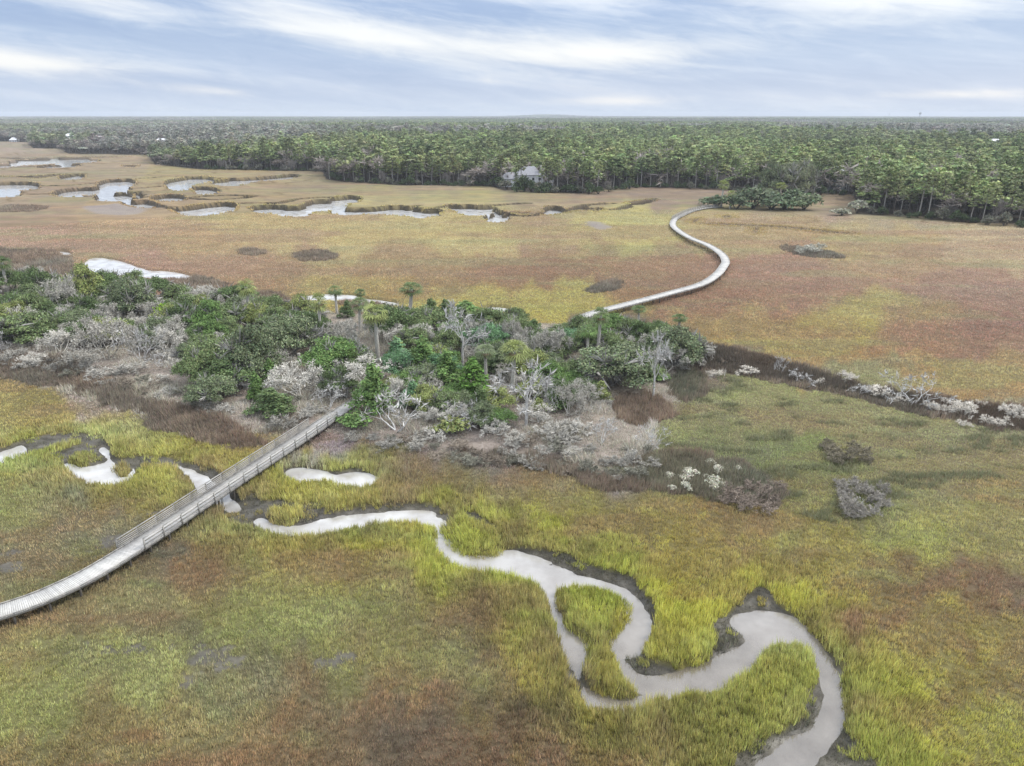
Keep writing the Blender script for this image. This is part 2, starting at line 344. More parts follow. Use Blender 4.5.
MUD = lin((114, 109, 99)); PINK = lin((168, 152, 146))
RUSHC = lin((118, 107, 94))
KG = 1.55
def ground_colour(X, Y, f):
    c = marsh_colour(X, Y)
    r = f['r'][..., None]
    n1 = fbm(X / 7, Y / 2.6, 51, 4)[..., None]; n2 = fbm(X / 2.1, Y / 1.1, 52, 3)[..., None]; n3 = fbm(X / 45, Y / 13, 53, 4)[..., None]
    c = c * (1 + 0.16 * n1 + 0.12 * n2)
    c = c * (1 + n3 * np.array([0.07, 0.02, -0.08]))
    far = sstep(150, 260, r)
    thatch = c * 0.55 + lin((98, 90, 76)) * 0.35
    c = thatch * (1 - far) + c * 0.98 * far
    st = fbm(X / 38, Y / 9, 55, 4)[..., None]
    c = c * (1 + far * st * np.array([0.20, 0.14, 0.22]))
    def blend(c, col, m):
        return c * (1 - m[..., None]) + np.asarray(col) * m[..., None]
    rg = np.abs(fbm(X / 46, Y / 60, 56, 4)); rm = sstep(0.035, 0.008, rg) * sstep(240, 330, f['r']) * sstep(0.0, 0.25, fbm(X / 130, Y / 160, 57, 2) + 0.12)
    c = blend(c, lin((118, 100, 68)), rm * 0.7)
    c = blend(c, lin((182, 168, 157)) * (1 + 0.25 * n2), sstep(1.5, -2, f['isl']) * 0.75)
    c = blend(c, RUSHC * (1 + 0.25 * n2), sstep(0.6, -0.6, f['rush']) * 0.92)
    c = blend(c, MUD * (1 + 0.3 * n2), sstep(0.3, -0.5, f['bare']) * 0.9)
    c = blend(c, lin((165, 155, 150)), sstep(2, -2, f['pale']) * 0.8)
    c = blend(c, lin((95, 82, 66)), sstep(1.4, -0.4, f['run']) * 0.8)
    c = blend(c, lin((72, 64, 52)), sstep(1.1, 0.4, f['far']) * 0.92)  # far creek bank slopes: mud colour, with the shade among grass stems painted in
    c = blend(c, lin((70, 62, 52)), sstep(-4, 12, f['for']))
    silt = sstep(-0.25, -1.3, f['wat'])[..., None]
    m = sstep(0.25, -0.1, f['gap'])
    mud = MUD * (0.80 + 0.40 * n2) * (1 - 0.3 * n1) * (1 + 0.5 * fbm(X / 0.8, Y / 0.5, 54, 3)[..., None])
    mud = mud * (1 - silt) + lin((205, 192, 186)) * silt
    c = c * (1 - m[..., None]) + mud * m[..., None]
    wet = np.maximum(sstep(0.2, -0.2, f['gap']) * (0.55 + 0.9 * fbm(X / 1.1, Y / 1.1, 58, 3)), 0.6 * sstep(0.2, -0.8, f['bare']))
    wet = np.clip(np.maximum(wet, sstep(0.6, 0.1, f['far']) * .4), 0, 1)
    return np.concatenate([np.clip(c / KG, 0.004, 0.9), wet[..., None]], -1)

# ------------------------------------------------------------------ mesh helpers
def mesh_np(name, V, faces, cols=None, smooth=False, mats=(), mat_idx=None):
    """faces: (n,k) array"""
    me = bpy.data.meshes.new(name)
    V = np.ascontiguousarray(V, np.float32)
    me.vertices.add(len(V)); me.vertices.foreach_set('co', V.ravel())
    k = faces.shape[1]
    me.loops.add(faces.size); me.loops.foreach_set('vertex_index', np.ascontiguousarray(faces, np.int32).ravel())
    me.polygons.add(len(faces)); me.polygons.foreach_set('loop_start', np.arange(0, faces.size, k, dtype=np.int32))
    if smooth:
        me.polygons.foreach_set('use_smooth', np.ones(len(faces), bool))
    for m in mats:
        me.materials.append(m)
    if mat_idx is not None:
        me.polygons.foreach_set('material_index', np.ascontiguousarray(mat_idx, np.int32))
    if cols is not None:
        a = me.attributes.new('col', 'FLOAT_COLOR', 'POINT')
        rgba = np.ones((len(V), 4), np.float32); rgba[:, :cols.shape[1]] = cols
        a.data.foreach_set('color', rgba.ravel())
    me.update(calc_edges=True); me.validate()
    return me

def link(name, me, parent=None):
    o = bpy.data.objects.new(name, me); COL.objects.link(o)
    if parent is not None:
        o.parent = parent
    return o

def tag(o, label=None, cat=None, group=None, kind=None):
    if label: o['label'] = label
    if cat: o['category'] = cat
    if group: o['group'] = group
    if kind: o['kind'] = kind
    return o

def quads_merge(chunks):
    """list of (V, F quads) -> one"""
    Vs, Fs, o = [], [], 0
    for V, Fq in chunks:
        Vs.append(V); Fs.append(Fq + o); o += len(V)
    return np.concatenate(Vs), np.concatenate(Fs)

def tube(pts, radii, sides=6):
    pts = np.asarray(pts, float); n = len(pts)
    V = []
    for i in range(n):
        t = pts[min(i + 1, n - 1)] - pts[max(i - 1, 0)]
        t = t / (np.linalg.norm(t) + 1e-9)
        a = np.cross(t, [0.31, 0.83, 0.11] if abs(t[2]) > 0.7 else [0, 0, 1.0]); a /= np.linalg.norm(a) + 1e-9
        b = np.cross(t, a)
        for k in range(sides):
            an = 2 * math.pi * k / sides
            V.append(pts[i] + radii[i] * (math.cos(an) * a + math.sin(an) * b))
    Fq = []
    for i in range(n - 1):
        for k in range(sides):
            Fq.append((i * sides + k, i * sides + (k + 1) % sides, (i + 1) * sides + (k + 1) % sides, (i + 1) * sides + k))
    return np.array(V), np.array(Fq)

def box(c, s, rz=0.0):
    c = np.asarray(c, float); s = np.asarray(s, float) / 2
    v = np.array([(x, y, z) for x in (-1, 1) for y in (-1, 1) for z in (-1, 1)], float) * s
    ca, sa = math.cos(rz), math.sin(rz)
    v = np.stack([v[:, 0] * ca - v[:, 1] * sa, v[:, 0] * sa + v[:, 1] * ca, v[:, 2]], 1) + c
    f = np.array([(0, 1, 3, 2), (4, 6, 7, 5), (0, 4, 5, 1), (2, 3, 7, 6), (0, 2, 6, 4), (1, 5, 7, 3)])
    return v, f

def bar(a, b, w, h):
    """a square bar from a to b, w across and h high"""
    a = np.asarray(a, float); b = np.asarray(b, float)
    t = b - a; L = np.linalg.norm(t); t /= L
    s = np.cross(t, [0, 0, 1.0]); s /= np.linalg.norm(s) + 1e-9
    u = np.cross(s, t)
    V = np.array([p + s * i * w / 2 + u * j * h / 2 for p in (a, b) for i in (-1, 1) for j in (-1, 1)])
    f = np.array([(0, 2, 3, 1), (4, 5, 7, 6), (0, 1, 5, 4), (2, 6, 7, 3), (0, 4, 6, 2), (1, 3, 7, 5)])
    return V, f

# ------------------------------------------------------------------ materials
def newmat(name):
    m = bpy.data.materials.new(name); m.use_nodes = True
    nt = m.node_tree; b = nt.nodes['Principled BSDF']
    b.inputs['Specular IOR Level'].default_value = 0.2
    return m, nt, b

def N(nt, t, **kw):
    n = nt.nodes.new(t)
    for k, v in kw.items():
        setattr(n, k, v)
    return n

def mixrgb(nt, mode, fac, a, b):
    n = N(nt, 'ShaderNodeMix', data_type='RGBA', blend_type=mode)
    for i, v in ((0, fac), (6, a), (7, b)):
        if hasattr(v, 'links') or hasattr(v, 'is_linked'):
            nt.links.new(v, n.inputs[i])
        else:
            n.inputs[i].default_value = v if i == 0 else (v[0], v[1], v[2], 1)
    return n.outputs[2]

def ramp(nt, src, stops):
    r = N(nt, 'ShaderNodeValToRGB')
    e = r.color_ramp.elements
    while len(e) < len(stops):
        e.new(0.5)
    for el, (p, c) in zip(e, stops):
        el.position = p; el.color = (c[0], c[1], c[2], 1)
    nt.links.new(src, r.inputs[0])
    return r.outputs[0]

def noise_tex(nt, scale, detail=4, vec=None):
    n = N(nt, 'ShaderNodeTexNoise'); n.inputs['Scale'].default_value = scale; n.inputs['Detail'].default_value = detail
    if vec is not None:
        nt.links.new(vec, n.inputs['Vector'])
    return n.outputs['Fac']

def mat_ground():
    m, nt, b = newmat('marsh_ground')
    at = N(nt, 'ShaderNodeAttribute', attribute_name='col')
    geo = N(nt, 'ShaderNodeNewGeometry')
    n1 = noise_tex(nt, 2.2, 6, geo.outputs['Position']); n2 = noise_tex(nt, 0.12, 6, geo.outputs['Position'])
    f1 = ramp(nt, n1, [(0.25, (0.72, 0.70, 0.68)), (0.75, (1.22, 1.24, 1.25))])
    f2 = ramp(nt, n2, [(0.3, (0.86, 0.85, 0.9)), (0.7, (1.12, 1.12, 1.05))])
    c = mixrgb(nt, 'MULTIPLY', 1.0, at.outputs['Color'], f1); c = mixrgb(nt, 'MULTIPLY', 1.0, c, f2)
    nt.links.new(c, b.inputs['Base Color'])
    wr = N(nt, 'ShaderNodeMapRange'); wr.inputs[3].default_value = .88; wr.inputs[4].default_value = .36; nt.links.new(at.outputs['Alpha'], wr.inputs[0]); nt.links.new(wr.outputs[0], b.inputs['Roughness'])
    ws = N(nt, 'ShaderNodeMapRange'); ws.inputs[3].default_value = .15; ws.inputs[4].default_value = .35; nt.links.new(at.outputs['Alpha'], ws.inputs[0]); nt.links.new(ws.outputs[0], b.inputs['Specular IOR Level'])
    bp = N(nt, 'ShaderNodeBump'); bp.inputs['Strength'].default_value = 0.5; bp.inputs['Distance'].default_value = 0.25
    nt.links.new(n1, bp.inputs['Height']); nt.links.new(bp.outputs[0], b.inputs['Normal'])
    return m

def mat_water():
    m, nt, b = newmat('tidal_water')
    geo = N(nt, 'ShaderNodeNewGeometry')
    n = noise_tex(nt, 0.35, 4, geo.outputs['Position'])
    c = ramp(nt, n, [(0.32, (0.66, 0.63, 0.60)), (0.62, (1.05, 1.05, 1.05))])
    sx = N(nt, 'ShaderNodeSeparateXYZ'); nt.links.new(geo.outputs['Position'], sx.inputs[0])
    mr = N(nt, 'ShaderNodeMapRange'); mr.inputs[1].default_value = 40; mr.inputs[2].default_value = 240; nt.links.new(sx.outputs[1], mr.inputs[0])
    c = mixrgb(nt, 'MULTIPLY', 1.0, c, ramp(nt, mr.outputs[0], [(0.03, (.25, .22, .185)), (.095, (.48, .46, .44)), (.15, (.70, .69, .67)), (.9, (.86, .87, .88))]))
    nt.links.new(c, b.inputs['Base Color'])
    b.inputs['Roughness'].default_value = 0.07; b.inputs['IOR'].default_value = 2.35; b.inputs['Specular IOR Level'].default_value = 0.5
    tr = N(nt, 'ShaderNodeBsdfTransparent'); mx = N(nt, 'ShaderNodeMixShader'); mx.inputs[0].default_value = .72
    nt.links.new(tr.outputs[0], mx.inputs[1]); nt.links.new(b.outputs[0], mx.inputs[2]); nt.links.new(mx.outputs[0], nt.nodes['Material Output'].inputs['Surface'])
    w = noise_tex(nt, 3.0, 3, geo.outputs['Position'])
    bp = N(nt, 'ShaderNodeBump'); bp.inputs['Strength'].default_value = 0.11; bp.inputs['Distance'].default_value = 0.05
    nt.links.new(w, bp.inputs['Height']); nt.links.new(bp.outputs[0], b.inputs['Normal'])
    return m

def mat_leaf(name, tint='none', transl=0.3, rough=0.7, base=(1, 1, 1)):
    """foliage: per-face colour attribute times the plant's own tint"""
    m, nt, b = newmat(name)
    at = N(nt, 'ShaderNodeAttribute', attribute_name='col')
    c = at.outputs['Color']
    if tint == 'object':
        oi = N(nt, 'ShaderNodeObjectInfo'); c = mixrgb(nt, 'MULTIPLY', 1.0, c, oi.outputs['Color'])
    elif tint == 'instance':
        ia = N(nt, 'ShaderNodeAttribute', attribute_name='tint', attribute_type='INSTANCER'); c = mixrgb(nt, 'MULTIPLY', 1.0, c, ia.outputs['Color'])
    if tuple(base) != (1, 1, 1):
        c = mixrgb(nt, 'MULTIPLY', 1.0, c, base)
    nt.links.new(c, b.inputs['Base Color']); b.inputs['Roughness'].default_value = rough
    tr = N(nt, 'ShaderNodeBsdfTranslucent'); nt.links.new(c, tr.inputs['Color'])
    mx = N(nt, 'ShaderNodeMixShader'); mx.inputs[0].default_value = transl
    nt.links.new(b.outputs[0], mx.inputs[1]); nt.links.new(tr.outputs[0], mx.inputs[2])
    nt.links.new(mx.outputs[0], nt.nodes['Material Output'].inputs['Surface'])
    return m

def mat_bark(name, c0, c1, scale=3.0, tint='none'):
    m, nt, b = newmat(name)
    tc = N(nt, 'ShaderNodeTexCoord')
    n = noise_tex(nt, scale, 5, tc.outputs['Object'])
    c = ramp(nt, n, [(0.3, c0), (0.7, c1)])
    if tint == 'object':
        oi = N(nt, 'ShaderNodeObjectInfo'); c = mixrgb(nt, 'MULTIPLY', 1.0, c, oi.outputs['Color'])
    nt.links.new(c, b.inputs['Base Color']); b.inputs['Roughness'].default_value = 0.9
    return m

def mat_boards(name, c0, c1):
    m, nt, b = newmat(name)
    at = N(nt, 'ShaderNodeAttribute', attribute_name='col')
    geo = N(nt, 'ShaderNodeNewGeometry')
    n = noise_tex(nt, 5.0, 5, geo.outputs['Position']); n2 = noise_tex(nt, 0.5, 3, geo.outputs['Position'])
    c = ramp(nt, n, [(0.25, c0), (0.75, c1)])
    c = mixrgb(nt, 'MULTIPLY', 1.0, c, ramp(nt, n2, [(0.3, (0.85, 0.85, 0.86)), (0.7, (1.1, 1.1, 1.08))]))
    c = mixrgb(nt, 'MULTIPLY', 1.0, c, at.outputs['Color'])
    nt.links.new(c, b.inputs['Base Color']); b.inputs['Roughness'].default_value = 0.75
    return m

M_GROUND = mat_ground(); M_WATER = mat_water()
M_GRASS = mat_leaf('grass_blades', transl=0.22)
M_LEAF = mat_leaf('tree_leaves', 'object', 0.14)
M_LEAF_I = mat_leaf('forest_leaves', 'instance', 0.14)
M_BARK = mat_bark('brown_bark', (0.07, 0.058, 0.048), (0.16, 0.14, 0.125))
M_PALEBARK = mat_bark('pale_bark', (0.22, 0.21, 0.19), (0.38, 0.365, 0.34))
M_GREY = mat_bark('grey_twigs', (0.40, 0.385, 0.36), (0.60, 0.585, 0.56), 2.0, 'object')
M_WHITE = mat_bark('bleached_wood', (0.36, 0.345, 0.325), (0.68, 0.665, 0.64), 3.0)
M_PALMTRUNK = mat_bark('palm_trunk', (0.34, 0.32, 0.28), (0.56, 0.54, 0.49), 5.0)
M_DECK = mat_boards('weathered_deck', (0.45, 0.435, 0.41), (0.60, 0.585, 0.56))
M_RAIL = mat_boards('weathered_rail', (0.28, 0.265, 0.24), (0.42, 0.40, 0.37))
M_PILE = mat_boards('wet_piling', (0.07, 0.062, 0.052), (0.15, 0.135, 0.115))

# ------------------------------------------------------------------ ground sheet and water
def build_ground():
    R = [1.0, 8, 16, 24]
    r = 28.0
    while r < 165:
        R.append(r); r += 0.24 + max(0, r - 60) * 0.0036
    while r < 800:
        R.append(r); r *= 1.0031
    while r < 10000:
        R.append(r); r *= 1.03
    R.append(10000.0)
    R = np.array(R)
    core = np.linspace(-rad(50), rad(50), 760)
    back = np.linspace(rad(50), 2 * math.pi - rad(50), 60)[1:-1]
    A = np.concatenate([core, back]); nA = len(A)
    RR, AA = np.meshgrid(R, A, indexing='ij')
    X, Y = RR * np.sin(AA), RR * np.cos(AA)
    f = fields(X, Y)
    Z = height(X, Y, f)
    Z = np.where(RR < 26, 0, Z)
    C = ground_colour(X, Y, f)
    V = np.stack([X, Y, Z], -1).reshape(-1, 3)
    idx = np.arange(V.shape[0]).reshape(RR.shape)
    i0 = idx[:-1]; i1 = idx[1:]
    Fq = np.stack([i0, np.roll(i0, -1, 1), np.roll(i1, -1, 1), i1], -1).reshape(-1, 4)
    Fq = Fq[:, ::-1]
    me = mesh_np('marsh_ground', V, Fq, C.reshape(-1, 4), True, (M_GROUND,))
    tag(link('marsh_ground', me), kind='structure')
    # water sheet below the marsh, showing wherever a channel is cut
    n = 96
    an = np.linspace(0, 2 * math.pi, n, endpoint=False)
    V = np.concatenate([[[0, 0, -0.55]], np.stack([1500 * np.sin(an), 1500 * np.cos(an), np.full(n, -0.55)], 1)])
    Ft = np.array([(0, 1 + (i + 1) % n, 1 + i) for i in range(n)])
    tag(link('creek_water', mesh_np('creek_water', V, Ft, None, False, (M_WATER,))), kind='structure')
build_ground()

# ------------------------------------------------------------------ grass
def blades(P, h, w, C, k, spread, lean, bend=0.0, seed=1, jit=0.16):
    """k triangular blades for every tuft"""
    rng = np.random.default_rng(seed)
    n = len(P)
    P = np.repeat(P, k, 0); h = np.repeat(h, k) * rng.uniform(0.6, 1.15, n * k); w = np.repeat(w, k) * rng.uniform(0.7, 1.3, n * k)
    C = np.repeat(C, k, 0)
    a = rng.uniform(0, 2 * math.pi, n * k)
    off = np.repeat(np.broadcast_to(spread, (n,)), k) * np.sqrt(rng.uniform(0, 1, n * k))
    base = P + np.stack([np.cos(a) * off, np.sin(a) * off, np.full(n * k, -0.04)], 1)
    ln = h * lean * rng.uniform(0.2, 1.0, n * k)
    a2 = a + rng.normal(0, 0.7, n * k)
    wx = fbm(P[:, 0] / 5, P[:, 1] / 5, 101, 2) * 0.25; wy = fbm(P[:, 0] / 5 + 40, P[:, 1] / 5, 102, 2) * 0.25
    tip = base + np.stack([np.cos(a2) * ln + wx * h, np.sin(a2) * ln + wy * h, h], 1)
    b = rng.uniform(0, 2 * math.pi, n * k)
    sx, sy = np.cos(b) * w / 2, np.sin(b) * w / 2
    V = np.empty((n * k, 3, 3))
    V[:, 0] = base + np.stack([sx, sy, np.zeros(n * k)], 1)
    V[:, 1] = base - np.stack([sx, sy, np.zeros(n * k)], 1)
    V[:, 2] = tip
    cj = C * (1 + rng.normal(0, jit, (n * k, 1))) * (1 + rng.normal(0, 0.05, (n * k, 3)))
    cc = np.repeat(np.clip(cj, 0.004, 0.9), 3, 0)
    return V.reshape(-1, 3), np.arange(n * k * 3).reshape(-1, 3), cc

def scatter(rmin, rmax, dfun, amax=rad(46), seed=3):
    """random points with areal density dfun(r)"""
    rng = np.random.default_rng(seed)
    rs = np.geomspace(rmin, rmax, 60)
    X, Y = [], []
    for i in range(59):
        area = amax * (rs[i + 1] ** 2 - rs[i] ** 2)
        n = int(area * dfun(0.5 * (rs[i] + rs[i + 1])))
        r = np.sqrt(rng.uniform(rs[i] ** 2, rs[i + 1] ** 2, n)); a = rng.uniform(-amax, amax, n)
        X.append(r * np.sin(a)); Y.append(r * np.cos(a))
    return np.concatenate(X), np.concatenate(Y)

KB = 0.63
def plant_marsh():
    X, Y = scatter(34, 330, lambda r: 34 * (50 / max(r, 50)) ** 1.6, seed=5)
    f = fields(X, Y)
    rng = np.random.default_rng(9)
    r = f['r']
    Z = height(X, Y, f)
    C = marsh_colour(X, Y)
    nb = fbm(X / 2.4, Y / 2.4, 61, 3); n3 = fbm(X / 14, Y / 9, 62, 3)
    C = C * (1 + 0.30 * nb[:, None]) * (1 + n3[:, None] * np.array([0.05, 0.0, -0.05]))
    wd, wid = worley(X / 0.62, Y / 0.62, 71)
    C = C * (1 + 0.34 * (wid[:, None] - 0.5))
    inisl = f['isl'] < -0.3
    rush = f['rush'] < 0
    mead = f['mead'] < 0
    gap = np.minimum(f['gap'], np.minimum(f['far'], f['back']))
    bare = f['bare'] < 0
    scale = np.maximum(r / 60, 1.0) ** 0.55
    # --- cord grass of the marsh
    edge = (f['gap'] > -1.6) & (f['wat'] > 0.5) & (fbm(X / 1.1, Y / 1.1, 63, 2) > 0.15) & (f['far'] > 0.5) & (f['back'] > 0.3)
    ok = ~inisl & ~rush & ~mead & ((gap > 0.05) | edge) & (f['for'] < 0) & (~bare | (rng.uniform(0, 1, len(X)) < 0.3)) & (f['pale'] > 0)
    ok &= (wd + 0.25 * nb < 0.60 + 0.35 * sstep(7, 1, f['gap'])) | (rng.uniform(0, 1, len(X)) < .25)
    tall = sstep(7.5, 0.6, f['gap'] + 2.2 * nb)
    C = C * (1 + tall[:, None] * np.array([-0.05, 0.02, 0.0]))
    h = (0.30 + 0.42 * tall) * (1.45 - 1.0 * wd) * (1 + 0.25 * nb)
    h = np.clip(h, 0.16, 1.5); h = np.where(gap < 0.05, h * 0.55, h)
    w = 0.050 * scale * (1 + 0.2 * tall)
    m = ok
    V, Ft, cc = blades(np.stack([X, Y, Z], 1)[m], h[m], w[m], (C / KB * np.array([.99, .975, 1.12]) * (1.12 - 0.04 * sstep(90, 170, r))[:, None])[m], 7, 0.16 * scale[m], 0.34, seed=12, jit=0.30)
    o = link('marsh_grass', mesh_np('marsh_grass', V, Ft, cc, False, (M_GRASS,)))
    tag(o, 'yellow green and rusty cord grass covering the tidal marsh', 'marsh grass', kind='stuff')
    # --- meadow
    m = mead & ~rush & ~inisl & (rng.uniform(0, 1, len(X)) < 0.8)
    dk = sstep(0.0, 0.28, fbm(X / 4, Y / 2.2, 64, 4) - 0.10)
    C = np.where(mead[:, None], C * 0.72 + lin((166, 168, 124)) * 0.28, C)
    Cm = C * (1 - dk[:, None]) + lin((112, 112, 86)) * dk[:, None]
    V, Ft, cc = blades(np.stack([X, Y, Z], 1)[m], (0.26 + 0.35 * dk[m]) * (1.2 - 0.6 * wd[m]), 0.07 * scale[m], (Cm / KB)[m], 6, 0.2 * scale[m], 0.9, seed=13)
    o = link('meadow_grass', mesh_np('meadow_grass', V, Ft, cc, False, (M_GRASS,)))
    tag(o, 'low grey green salt meadow grass behind the wooded island', 'meadow grass', kind='stuff')
    # --- black needlerush
    X2, Y2 = scatter(60, 420, lambda r: 13 * (80 / max(r, 80)) ** 1.6, seed=6)
    k0 = sdf_all(X2, Y2, RUSH, 10) < 2.5
    X2, Y2 = X2[k0], Y2[k0]
    g = fields(X2, Y2)
    k1 = (g['rush'] < 0) & (g['back'] > 0) & (g['gap'] > 0)
    X2, Y2 = X2[k1], Y2[k1]; g = {k: v[k1] for k, v in g.items()}
    Z2_ = height(X2, Y2, g)
    s2 = np.maximum(g['r'] / 80, 1.0) ** 0.6
    n2 = fbm(X2 / 3, Y2 / 3, 65, 3)
    gm = sstep(0.5, -1.5, sdf_all(X2, Y2, RUSH[13:14] + RUSH[3:4], 6))[:, None]
    rd = sstep(1.5, -.5, sdf(X2, Y2, RUSH[1], 6))[:, None]
    Cr = (RUSHC * (1 - rd) + lin((84, 77, 68)) * rd) if True else 0
    Cr = (Cr * (1 - gm) + lin((108, 106, 90)) * gm) * (1.12 + 0.5 * n2[:, None]) * (1 + (vnoise(X2 / 11, Y2 / 11, 66) - 0.5)[:, None] * np.array([0.35, 0.1, 0.0]))
    V, Ft, cc = blades(np.stack([X2, Y2, Z2_], 1), 0.85 * (1 + 0.4 * n2), 0.075 * s2, Cr / KB, 8, 0.28 * s2, 0.35, seed=14, jit=0.25)
    o = link('needlerush', mesh_np('needlerush', V, Ft, cc, False, (M_GRASS,)))
    tag(o, 'dark brown needlerush in bands and patches beside the wooded island', 'needlerush', kind='stuff')
    # --- sparse dead stems on the mud banks
    m = (f['gap'] < 0) & (f['wat'] > 0.1) & (rng.uniform(0, 1, len(X)) < 0.75)
    D = np.tile(lin((104, 102, 88)), (m.sum(), 1)) * (1 + 0.5 * nb[m][:, None])
    V, Ft, cc = blades(np.stack([X, Y, Z], 1)[m], 0.42 * np.clip(0.6 + 1.6 * nb[m], .25, 1.5), np.full(m.sum(), 0.05), D / KB / 1.2, 5, 0.2, 0.5, seed=15, jit=0.3)
    o = link('mud_stubble', mesh_np('mud_stubble', V, Ft, cc, False, (M_GRASS,)))
    tag(o, 'short dark dead stems standing on the muddy creek banks', 'stubble', kind='stuff')
    # --- scrub and dead grass on the island floor
    X3, Y3 = scatter(80, 260, lambda r: 10 * (90 / max(r, 90)) ** 1.3, seed=7)
    k = sdf(X3, Y3, ISLAND, 5) < 1.5
    X3, Y3 = X3[k], Y3[k]; g = fields(X3, Y3)
    k = (g['isl'] < 0) & (g['rush'] > 0)
    X3, Y3 = X3[k], Y3[k]; g = {a: b[k] for a, b in g.items()}
    Z3_ = height(X3, Y3, g)
    n4 = fbm(X3 / 4, Y3 / 4, 67, 3); n5 = vnoise(X3 / 6, Y3 / 6, 68)
    keep = n4 > -0.42
    Cu = lin((176, 168, 158)) * (1 - n5[:, None]) + lin((142, 138, 120)) * n5[:, None]
    Cu = Cu * (1 + 0.35 * n4[:, None])
    hh = 0.22 + 0.85 * sstep(-0.1, 0.45, n4)
    V, Ft, cc = blades(np.stack([X3, Y3, Z3_], 1)[keep], hh[keep], np.full(keep.sum(), 0.075), (Cu / KB)[keep], 7, 0.32, 0.8, seed=16, jit=0.25)
    o = link('undergrowth', mesh_np('undergrowth', V, Ft, cc, False, (M_GRASS,)))
    tag(o, 'pale dead grass and grey scrub under the island trees', 'undergrowth', kind='stuff')
    # --- tall grass walls along the far creeks
    X4, Y4 = scatter(190, 900, lambda r: 2.2 * (300 / max(r, 300)) ** 0.8, seed=8)
    d = np.minimum(sdf_all(X4, Y4, FARW, 12), sdf_all(X4, Y4, RUNS, 12) + 0.8)
    d = np.minimum(d, sdf_all(X4, Y4, BACKW, 8) + 3)
    k = (d > 1.0) & (d < 4.0) & (np.random.default_rng(4).uniform(0, 1, len(d)) < .5)
    X4, Y4 = X4[k], Y4[k]; g = fields(X4, Y4)
    k = (g['far'] > 0.5) & (g['back'] > 0.3)
    X4, Y4 = X4[k], Y4[k]; g = {a: b[k] for a, b in g.items()}
    Z4 = height(X4, Y4, g)
    dd = np.minimum(g['far'], g['run'] + 0.8)
    C4 = marsh_colour(X4, Y4) * np.array([0.80, 0.80, 0.72])
    mixm = sstep(3, .8, dd)[:, None]
    C4 = C4 * 1.15
    V, Ft, cc = blades(np.stack([X4, Y4, Z4], 1), 0.3 + 0.4 * sstep(3, 0.5, dd), np.full(len(X4), 0.45), C4 / KB, 5, 0.6, 0.3, seed=17)
    o = link('creek_edge_grass', mesh_np('creek_edge_grass', V, Ft, cc, False, (M_GRASS,)))
    tag(o, 'brown olive grass standing along the far winding creeks', 'creek grass', kind='stuff')
plant_marsh()

# ------------------------------------------------------------------ plant prototypes
def leaf_quads(P, size, rng, up=0.5, centre=None, jit=0.2, elong=1.0):
    """leaf sprays: small quads, facing roughly outward"""
    n = len(P)
    d = rng.normal(0, 1, (n, 3))
    if centre is not None:
        o = P - centre; o /= np.linalg.norm(o, axis=1, keepdims=True) + 1e-6
        d = d * 0.75 + o * 0.9
    d[:, 2] += up
    d /= np.linalg.norm(d, axis=1, keepdims=True)
    a = np.cross(d, rng.normal(0, 1, (n, 3))); a /= np.linalg.norm(a, axis=1, keepdims=True) + 1e-6
    b = np.cross(d, a)
    s = size * rng.uniform(0.6, 1.35, (n, 1))
    a = a * s * elong; b = b * s * 0.62
    V = np.stack([P - a, P - b * 0.9, P + a, P + b * 0.9], 1).reshape(-1, 3)
    c = np.clip(1 + rng.normal(0, jit, (n, 1)), 0.35, 1.8) * (1 + rng.normal(0, 0.06, (n, 3)))
    return V, np.arange(4 * n).reshape(-1, 4), np.repeat(c, 4, 0)

def clump_crown(rng, lobes, per, size, up=0.5, jit=0.2, shell=0.55):
    """lobes: (centre, radii)"""
    Vs, Cs = [], []
    for c, rr in lobes:
        n = int(per * (rr[0] * rr[1]) ** 0.9)
        d = rng.normal(0, 1, (n, 3)); d /= np.linalg.norm(d, axis=1, keepdims=True)
        d[:, 2] = np.where(d[:, 2] < -0.35, -d[:, 2] * 0.6, d[:, 2])
        q = shell + (1 - shell) * rng.uniform(0, 1, (n, 1)) ** 0.6
        bump = 1 + 0.34 * np.sin(d[:, :1] * 7 + c[0] * 3) * np.sin(d[:, 1:2] * 6 + c[1] * 2)
        P = np.asarray(c) + d * q * bump * np.asarray(rr)
        V, Fq, C = leaf_quads(P, size, rng, up, np.asarray(c), jit)
        Vs.append(V); Cs.append(C * rng.uniform(0.72, 1.28))
    V = np.concatenate(Vs); C = np.concatenate(Cs)
    return V, np.arange(len(V)).reshape(-1, 4), C

def grow(rng, p, d, L, r, depth, out, spread=0.7, upb=0.25, fork=(2, 3), shrink=0.72, ends=None):
    """recursive limbs; out gets (points, radii)"""
    n = 4; pts = [p]; rs = [r]; q = p.copy(); dd = d.copy()
    for i in range(n):
        dd = dd + rng.normal(0, 0.16, 3); dd[2] += upb * 0.12; dd /= np.linalg.norm(dd)
        q = q + dd * L / n
        pts.append(q.copy()); rs.append(r * (1 - 0.42 * (i + 1) / n))
    out.append((pts, rs, depth))
    if depth == 0:
        if ends is not None: ends.append((q, dd))
        return
    for k in range(rng.integers(fork[0], fork[1] + 1)):
        nd = dd + rng.normal(0, spread, 3); nd[2] = nd[2] * 0.7 + upb; nd /= np.linalg.norm(nd)
        s = pts[-1] if k < 2 else pts[rng.integers(2, n)]
        grow(rng, np.array(s), nd, L * shrink * rng.uniform(0.75, 1.2), rs[-1] * 0.8, depth - 1, out, spread, upb, fork, shrink, ends)

def limb_mesh(out, sides=(3, 4, 5, 6, 6, 6)):
    ch = []
    for pts, rs, d in out:
        ch.append(tube(pts, rs, sides[min(d, 5)]))
    return quads_merge(ch)

def norm_xyz(V, w, h):
    """scale so a prototype is w wide and h high with its base at z = 0"""
    return V

